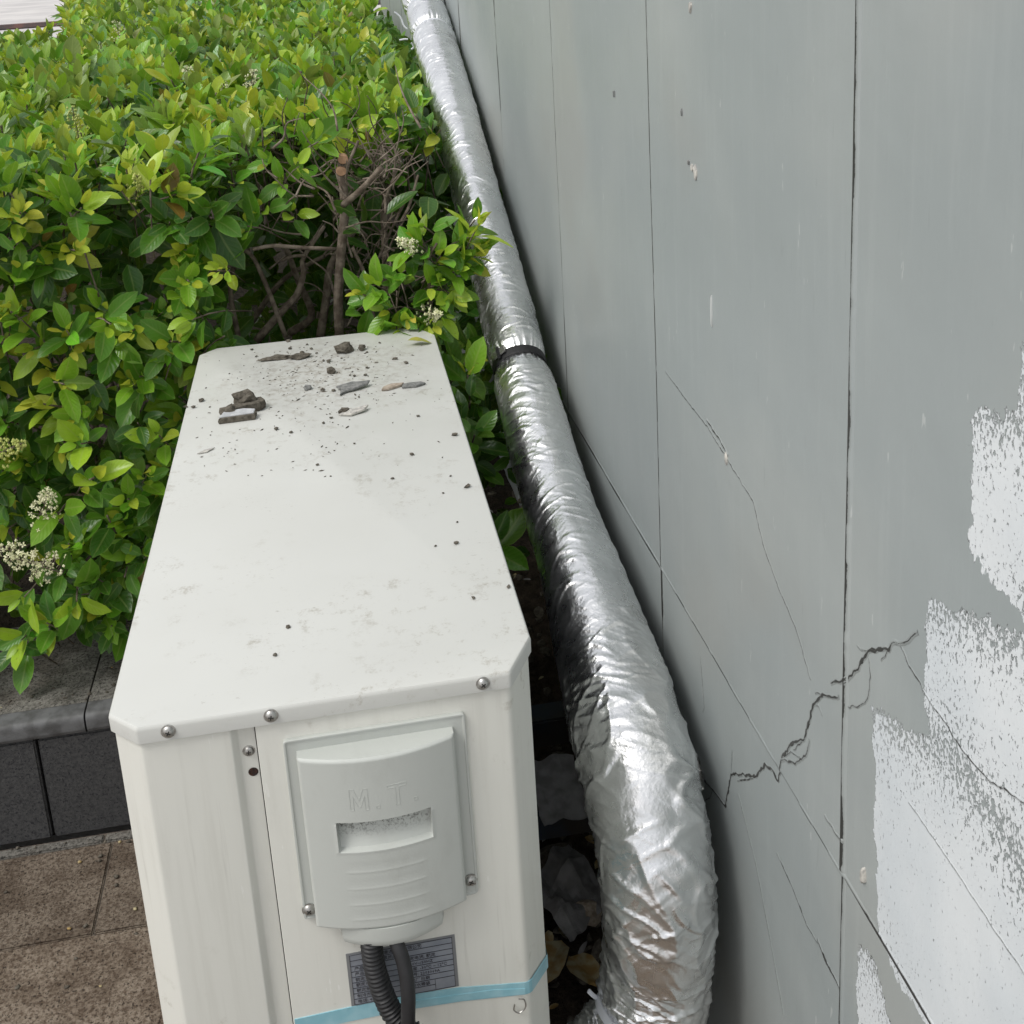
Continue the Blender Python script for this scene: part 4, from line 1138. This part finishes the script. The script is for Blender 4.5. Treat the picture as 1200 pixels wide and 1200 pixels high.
for i in range(46):                           # tangle at the top of the opening
    px, py = min(470, rt.gauss(450, 16)), rt.gauss(182, 16); a = rt.uniform(-3, -.6); L = rt.uniform(18, 50); yy = rt.uniform(1.06, 1.2)
    branch([(px, py+14), (px+L*.5*math.cos(a), py+14+L*.5*math.sin(a)), (px+L*math.cos(a+rt.gauss(0, .5)), py+14+L*math.sin(a+rt.gauss(0, .5)))], yy, .0013, .0006, mat='deadtwig')
for i in range(20):                           # stems in the left shade
    px, py = rt.uniform(0, 190), rt.uniform(430, 690); a = rt.gauss(-1.2, .6); L = rt.uniform(40, 110); yy = rt.uniform(1.0, 1.12)
    branch([(px, py), (px+L*.5*math.cos(a), py+L*.5*math.sin(a)), (px+L*math.cos(a+.2), py+L*math.sin(a+.2))], yy, .0035, .0015)
mbs = MB()
for pts, r in STEMS: mbs.add(tube(smoothpath(pts, len(pts)+1), r, 4))
st_o = part('stems', mbs.vf, M['bark'], hedge, True, None); st_o['kind'] = 'stuff'
for i in range(16):                           # trunks in the bed
    x, y = rt.uniform(-1.2, .4), rt.uniform(1.15, 2.2)
    P0 = np.array([x, y, .12]); P1 = P0+np.array([rt.gauss(0, .08), rt.gauss(0, .08), .45]); P2 = P1+np.array([rt.gauss(0, .1), rt.gauss(0, .1), .33])
    part('trunk', taper([P0, P1, P2], .010, .004), M['bark'], hedge, True, None)
sp = part('sprig', taper([ony(px, py, y) for (px, py), y in sprig_pts], .004, .002), M['bark'], hedge, True, None, loc=tuple(ony(500, 360, .95)))
sp['label'] = 'low bright shoot reaching over the back of the lid and the pipe'
leaf_objs(sel_s, sp)
s2 = set(sel_s); leaf_bulk([i for i in range(n_hedge, n_sprig) if i not in s2], sp, 'foliage')
# flower clusters
def panicle(c, D, L, nb, seed, white=True):
    r_ = random.Random(seed); mb = MB(); D = unit_(np.array(D, float)); a = unit_(np.cross(D, (.3, .2, .9))); b = np.cross(D, a); c = np.array(c)
    mb.add(tube(np.array([c-D*L*.6, c, c+D*L*.5]), .0009, 4), 0)
    for i in range(nb):
        t = r_.random(); rr2 = L*.38*(1-t*.75)*math.sqrt(r_.random()); an = r_.uniform(0, 6.28)
        p = c+D*(t-.5)*L+(a*math.cos(an)+b*math.sin(an))*rr2
        q = r_.uniform(.0016, .0027)
        if i % 3 == 0: mb.add(tube(np.array([c+D*(t-.55)*L, p]), .0005, 3), 0)
        if white and r_.random() < .55:
            u1 = unit_(np.array([r_.gauss(0, 1), r_.gauss(0, 1)-1., r_.gauss(0, 1)+.5])); u2 = unit_(np.cross(u1, (.1, .9, .3))); u3 = np.cross(u1, u2)
            for k in range(4):
                an2 = k*math.pi/2; e = math.cos(an2)*u2+math.sin(an2)*u3; f2 = np.cross(u1, e)
                mb.add(([p, p+e*q*1.1+f2*q*.6+u1*q*.4, p+e*q*2.1+u1*q*.3, p+e*q*1.1-f2*q*.6+u1*q*.4], [[0, 1, 2, 3]]), 1)
        else:
            V = [p+np.array(v)*q for v in ((1, 0, 0), (-1, 0, 0), (0, 1, 0), (0, -1, 0), (0, 0, 1.4), (0, 0, -1.4))]
            mb.add((V, [[0, 2, 4], [2, 1, 4], [1, 3, 4], [3, 0, 4], [2, 0, 5], [1, 2, 5], [3, 1, 5], [0, 3, 5]]), 1 if white else 2)
    return mb
for i, (px, py, yy, D, L, nb, wh, par) in enumerate([(36, 660, .84, (-.6, -.4, .6), .085, 150, True, hedge), (52, 592, .88, (.3, -.5, .8), .08, 85, True, hedge), (8, 527, .86, (.7, -.5, .4), .075, 130, False, hedge), (5, 645, .86, (-.5, -.5, .3), .05, 60, True, hedge),
        (228, 105, 1.9, (-.2, -.2, .9), .11, 120, True, hedge), (292, 108, 1.85, (.3, -.2, .9), .11, 120, True, hedge), (90, 150, 1.25, (0, -.3, .9), .08, 90, False, hedge), (140, 45, 3.0, (0, -.2, 1), .12, 70, True, hedge),
        (160, 220, 1.0, (.2, -.6, .7), .06, 70, False, hedge), (260, 120, 1.7, (.2, -.3, .9), .09, 80, True, hedge), (478, 288, .92, (-.5, -.5, .5), .05, 55, True, sp), (506, 368, .89, (.3, -.8, .2), .05, 60, True, sp), (440, 75, 2.3, (.1, -.2, 1), .09, 60, False, hedge)]):
    mb = panicle(ony(px, py, yy), D, L, nb, 100+i, wh)
    part('flower_cluster', mb.vf, [M['bark'], M['petal'], M['budg']], par, False, fm=mb.m)

# ------------------------------------------------------------------ grit on the lid
LZ = H+.0005
def lidp(px, py): p = onz(px, py, 0.0005); return (float(p[0]), float(p[1]), LZ)
def put(name, VF, mat, label, cat, fm=None, sharp=25):
    V = np.asarray(VF[0], float); c = V.mean(0); c[2] = V[:, 2].min()
    return tag(part(name, VF, mat, None, True, sharp, fm, None, tuple(c)), label, cat)
c = np.array(lidp(281, 490))
mb = MB(); mb.add(flake(c+np.array([.004, .020, 0]), [(-.026, -.014), (-.010, .010), (.006, .018), (.024, .020), (.030, .006), (.022, -.004), (.006, -.006), (-.006, -.010)], .011, 1.))
mb.add(rock(c+np.array([.008, .030, .010]), (.016, .009, .010), 3, 2, .5)); mb.add(rock(c+np.array([-.012, .012, .004]), (.012, .010, .007), 4, 2, .5))
put('mortar_chunk', mb.vf, M['mortar'], 'largest dark mortar chunk lying on the left of the lid', 'rubble')
mb = MB(); mb.add(flake(c+np.array([-.001, -.003, 0]), [(-.026, -.010), (.022, -.008), (.024, .004), (.008, .008), (-.020, .006)], .007, 2., 0, (0, .0)), 0)
mb.add(flake(c+np.array([-.001, -.001, .0066]), [(-.025, -.008), (.020, -.006), (.022, .004), (.008, .009), (-.019, .008)], .0016, 2.5, 0, (0, .1)), 1)
put('mortar_slab', mb.vf, [M['mortar'], M['mortarface']], 'pale faced mortar piece in front of the largest dark chunk', 'rubble', mb.m)
put('stone', rock(np.array(lidp(403, 412)), (.015, .011, .009), 8, 2, .3), M['mortar'], 'rounded brown stone near the back edge of the lid', 'stone')
put('pebble', rock(np.array(lidp(424, 410)), (.006, .006, .005), 9, 2, .4), M['mortar'], 'small dark pebble just right of the rounded brown stone', 'pebble')
put('clod', rock(np.array(lidp(322, 421)), (.018, .008, .0035), 10, 2, .7), M['mortar'], 'flat dark clod of dirt left of centre at the back of the lid', 'clod')
put('clod', rock(np.array(lidp(352, 419)), (.015, .008, .0035), 12, 2, .8), M['mortar'], 'crumbly dirt clod between the flat clod and the brown stone', 'clod')
put('pebble', rock(np.array(lidp(388, 437)), (.006, .006, .006), 13, 2, .4), M['mortar'], 'lone dark pebble above the grey flake with a hole', 'pebble')
put('grey_flake', flake(np.array(lidp(415, 456)), [(-.022, -.018), (-.012, -.010), (.002, -.008), (.020, .000), (.024, .008), (.010, .010), (.000, .014), (-.014, .011), (-.024, .008), (-.018, .000)], .003, 5., .1, (.02, .1)), M['flakegrey'], 'dark grey ragged flake near the middle of the lid', 'paint flake')
put('tan_shard', flake(np.array(lidp(463, 454)), [(-.020, -.006), (-.010, -.008), (.010, .0), (.014, .006), (-.004, .009), (-.016, .003)], .003, 6., .1), M['tan'], 'tan shard at the right of the lid touching a grey one', 'shard')
put('grey_shard', flake(np.array(lidp(484, 452)), [(-.016, -.006), (.004, -.008), (.018, -.001), (.012, .006), (-.006, .006), (-.014, .004)], .003, 7., 0), M['flakegrey'], 'thin grey shard nearest the right edge of the lid', 'shard')
put('pale_chip', flake(np.array(lidp(415, 484)), [(-.020, -.004), (-.004, -.010), (.014, -.002), (.020, .010), (.004, .007), (-.008, .003)], .003, 8., 0, (.05, .05)), M['chip'], 'pale curled paint chip below the grey ragged flake', 'paint flake')
put('clod', rock(np.array(lidp(403, 484)), (.007, .006, .005), 15, 2, .5), M['mortar'], 'small brown clod against the left end of the pale paint chip', 'clod')
put('pebble', rock(np.array(lidp(361, 456)), (.006, .005, .004), 16, 2, .4), M['flakegrey'], 'small hollow grey pebble left of the ragged flake', 'pebble')
put('grey_sliver', flake(np.array(lidp(241, 529)), [(-.010, -.006), (.002, -.004), (.011, .006), (-.002, .003)], .0012, 9., 0), M['chip'], 'thin grey sliver near the left edge of the lid', 'paint flake')
V, F, UV = shapes[1]; lp = np.array(lidp(478, 405)); Vl = V*np.array([.036, .036, .036])
Vl = np.stack([Vl[:, 1], -Vl[:, 0], Vl[:, 2]], -1); Vl[:, 2] -= Vl[:, 2].min()
put('fallen_leaf', (Vl+lp, F), M['yellowleaf'], 'small yellow leaf fallen on the back right corner of the lid', 'leaf')
mb = MB(); rq = random.Random(77)
for px, py, s in [(218, 477, 4), (226, 478, 5), (236, 470, 5), (246, 477, 2), (365, 409, 4), (354, 414, 5), (371, 414, 3), (340, 409, 4), (400, 420, 2), (430, 413, 3), (378, 457, 4), (391, 458, 4), (385, 424, 5), (379, 423, 3), (410, 440, 2), (415, 441, 3), (428, 440, 4), (430, 431, 3), (463, 421, 5), (476, 426, 5), (388, 490, 3), (379, 496, 3), (490, 488, 3), (533, 510, 5), (548, 571, 5), (535, 637, 4), (483, 533, 4), (372, 545, 3), (324, 503, 5), (341, 507, 4), (460, 561, 3), (596, 688, 3), (555, 701, 3), (519, 578, 2), (528, 558, 2), (536, 612, 2), (338, 400, 5), (295, 410, 4), (300, 418, 3), (360, 404, 3), (445, 402, 3), (338, 735, 3), (322, 768, 3), (510, 640, 2), (415, 520, 2)]:
    p = lidp(px, py); mb.add(rock(p, (s*.00075, s*.0007, s*.00045), px*.1, 1, .5))
for i in range(430):
    if rq.random() < .72: px, py = rq.gauss(385, 65), rq.gauss(435, 26)
    else: px, py = rq.gauss(330, 95), rq.uniform(450, 560)
    p = lidp(px, py)
    if not (.012 < p[0] < .35 and .03 < p[1] < .90): continue
    s = rq.uniform(.0004, .0011)*(1.5 if rq.random() < .12 else 1); a = rq.uniform(0, 3.1)
    q = rq.uniform(1, 3.5)
    V = [(p[0]+s*q*math.cos(a), p[1]+s*q*math.sin(a), LZ), (p[0]-s*math.sin(a), p[1]+s*math.cos(a), LZ), (p[0]-s*q*math.cos(a), p[1]-s*q*math.sin(a), LZ), (p[0]+s*math.sin(a), p[1]-s*math.cos(a), LZ), (p[0], p[1], LZ+s*.7)]
    mb.add((V, [[0, 1, 4], [1, 2, 4], [2, 3, 4], [3, 0, 4]]))
tag(part('grit', mb.vf, M['mortar'], None, False), 'scattered dark grit and specks over the white lid', None, None, 'stuff')

# ------------------------------------------------------------------ litter between the unit and the wall
def sheet(c, w_, l_, rot, seed, amp, tilt=(0, 0), n=14):
    u = np.linspace(-.5, .5, n); A, Bq = np.meshgrid(u, u, indexing='ij')
    x, y = A*w_*(1+.12*noise(Bq*4+seed, A)), Bq*l_*(1+.1*noise(A*4, seed+Bq))
    z = amp*(noise(A*3+seed, Bq*3)+.5*np.abs(noise(A*7, Bq*7+seed)))+x*tilt[0]+y*tilt[1]
    co, si = math.cos(rot), math.sin(rot)
    Vt = np.stack([x*co-y*si, x*si+y*co, z-z.min()], -1).reshape(-1, 3)+np.array(c)
    Vb = Vt-np.array([0, 0, .0008]); F = [list(f)[::-1] for f in grid(n, n)]+[[i+n*n for i in f] for f in grid(n, n)]
    return np.vstack([Vt, Vb]), F
def gpt(px, py, z): p = onz(px, py, z-H); return np.array([p[0], p[1], z])
put('paper_scrap', sheet(gpt(655, 935, UB+.04), .075, .10, .1, 3., .008, (0, .25)), M['paper'], 'grey paper scrap lying across the blue steel bars', 'paper')
put('paper_scrap', sheet(gpt(668, 1060, .05), .085, .10, .5, 5., .02, (.1, .3)), M['paper'], 'crumpled grey paper on the ground beside the pipe', 'paper')
put('stone_shard', rock(gpt(688, 1075, .05), (.022, .018, .014), 21, 2, .4), M['tan'], 'pinkish grey stone on the ground against the pipe', 'stone')
put('rubble_piece', rock(gpt(652, 1010, .05), (.03, .02, .014), 22, 2, .5), M['mortar'], 'brown rubble piece above the crumpled paper', 'rubble')
def bigleaf(c, L, rot, mat, label, seed, tilt=.25):
    V, F, UV = leaf_template(.55, .5, .2, .2, .03); co, si = math.cos(rot), math.sin(rot)
    V = V*L; V = np.stack([V[:, 0]*co-V[:, 1]*si, V[:, 0]*si+V[:, 1]*co, V[:, 2]+V[:, 1]*tilt], -1); V[:, 2] -= V[:, 2].min()
    put('dead_leaf', (V+np.array(c), F), M[mat], label, 'leaf')
bigleaf(gpt(660, 1105, .05), .075, 2.6, 'dryleaf', 'tan and brown dead leaf on the soil between the unit and the pipe', 1)
bigleaf(gpt(648, 1040, .06), .05, 1.2, 'dryleaf', 'small orange dead leaf at the edge of the unit', 2)
bigleaf(gpt(668, 1122, .045), .07, 3.6, 'dryleaf', 'narrow curled brown leaf below the tan dead leaf', 3)
mb = MB()
for i in range(420):
    x, y = rq.uniform(.37, .56), rq.uniform(.02, 1.25); z = .02+.3*max(0, min(1, (y-.75)/.5))+.012
    if rq.random() < .5: mb.add(rock((x, y, z-.004), (rq.uniform(.004, .012), rq.uniform(.004, .01), rq.uniform(.003, .007)), i*1.7, 1, .5), 0)
    else:
        s, F, UV = shapes[i % 6][0], shapes[i % 6][1], None; L = rq.uniform(.012, .034); a = rq.uniform(0, 6.28); co, si = math.cos(a), math.sin(a); tl2 = rq.gauss(0, .5)
        Vq = s*L; Vq = np.stack([Vq[:, 0]*co-Vq[:, 1]*si, Vq[:, 0]*si+Vq[:, 1]*co, Vq[:, 2]+Vq[:, 1]*tl2], -1); Vq[:, 2] -= Vq[:, 2].min()
        mb.add((Vq+np.array([x, y, z]), [list(f) for f in F]), rq.choice([1, 2, 0, 0, 0]))
tag(part('leaf_litter', mb.vf, [M['mortar'], M['dryleaf'], M['paper']], None, True, None, mb.m), 'leaf litter and grit on the soil between unit and wall', None, None, 'stuff')

# crumbs and bits of leaf on the kerb and the paving
mb = MB()
for i in range(150):
    if i < 70: x, y, z = rq.uniform(-.62, .0), rq.uniform(.905, 1.0), KZ-.001
    else: x, y, z = rq.uniform(-.6, .0), rq.choice([rq.uniform(.80, .866), rq.uniform(.2, .86)]), .0005
    q = rq.uniform(.0012, .0042)
    mb.add(rock((x, y, z), (q, q*rq.uniform(.6, 1), q*.6), i*2.3, 1, .5), 0 if rq.random() < .7 else 1)
tag(part('crumbs', mb.vf, [M['mortar'], M['dryleaf']], None, True, None, mb.m), 'small crumbs of soil scattered on the kerb and paving', None, None, 'stuff')
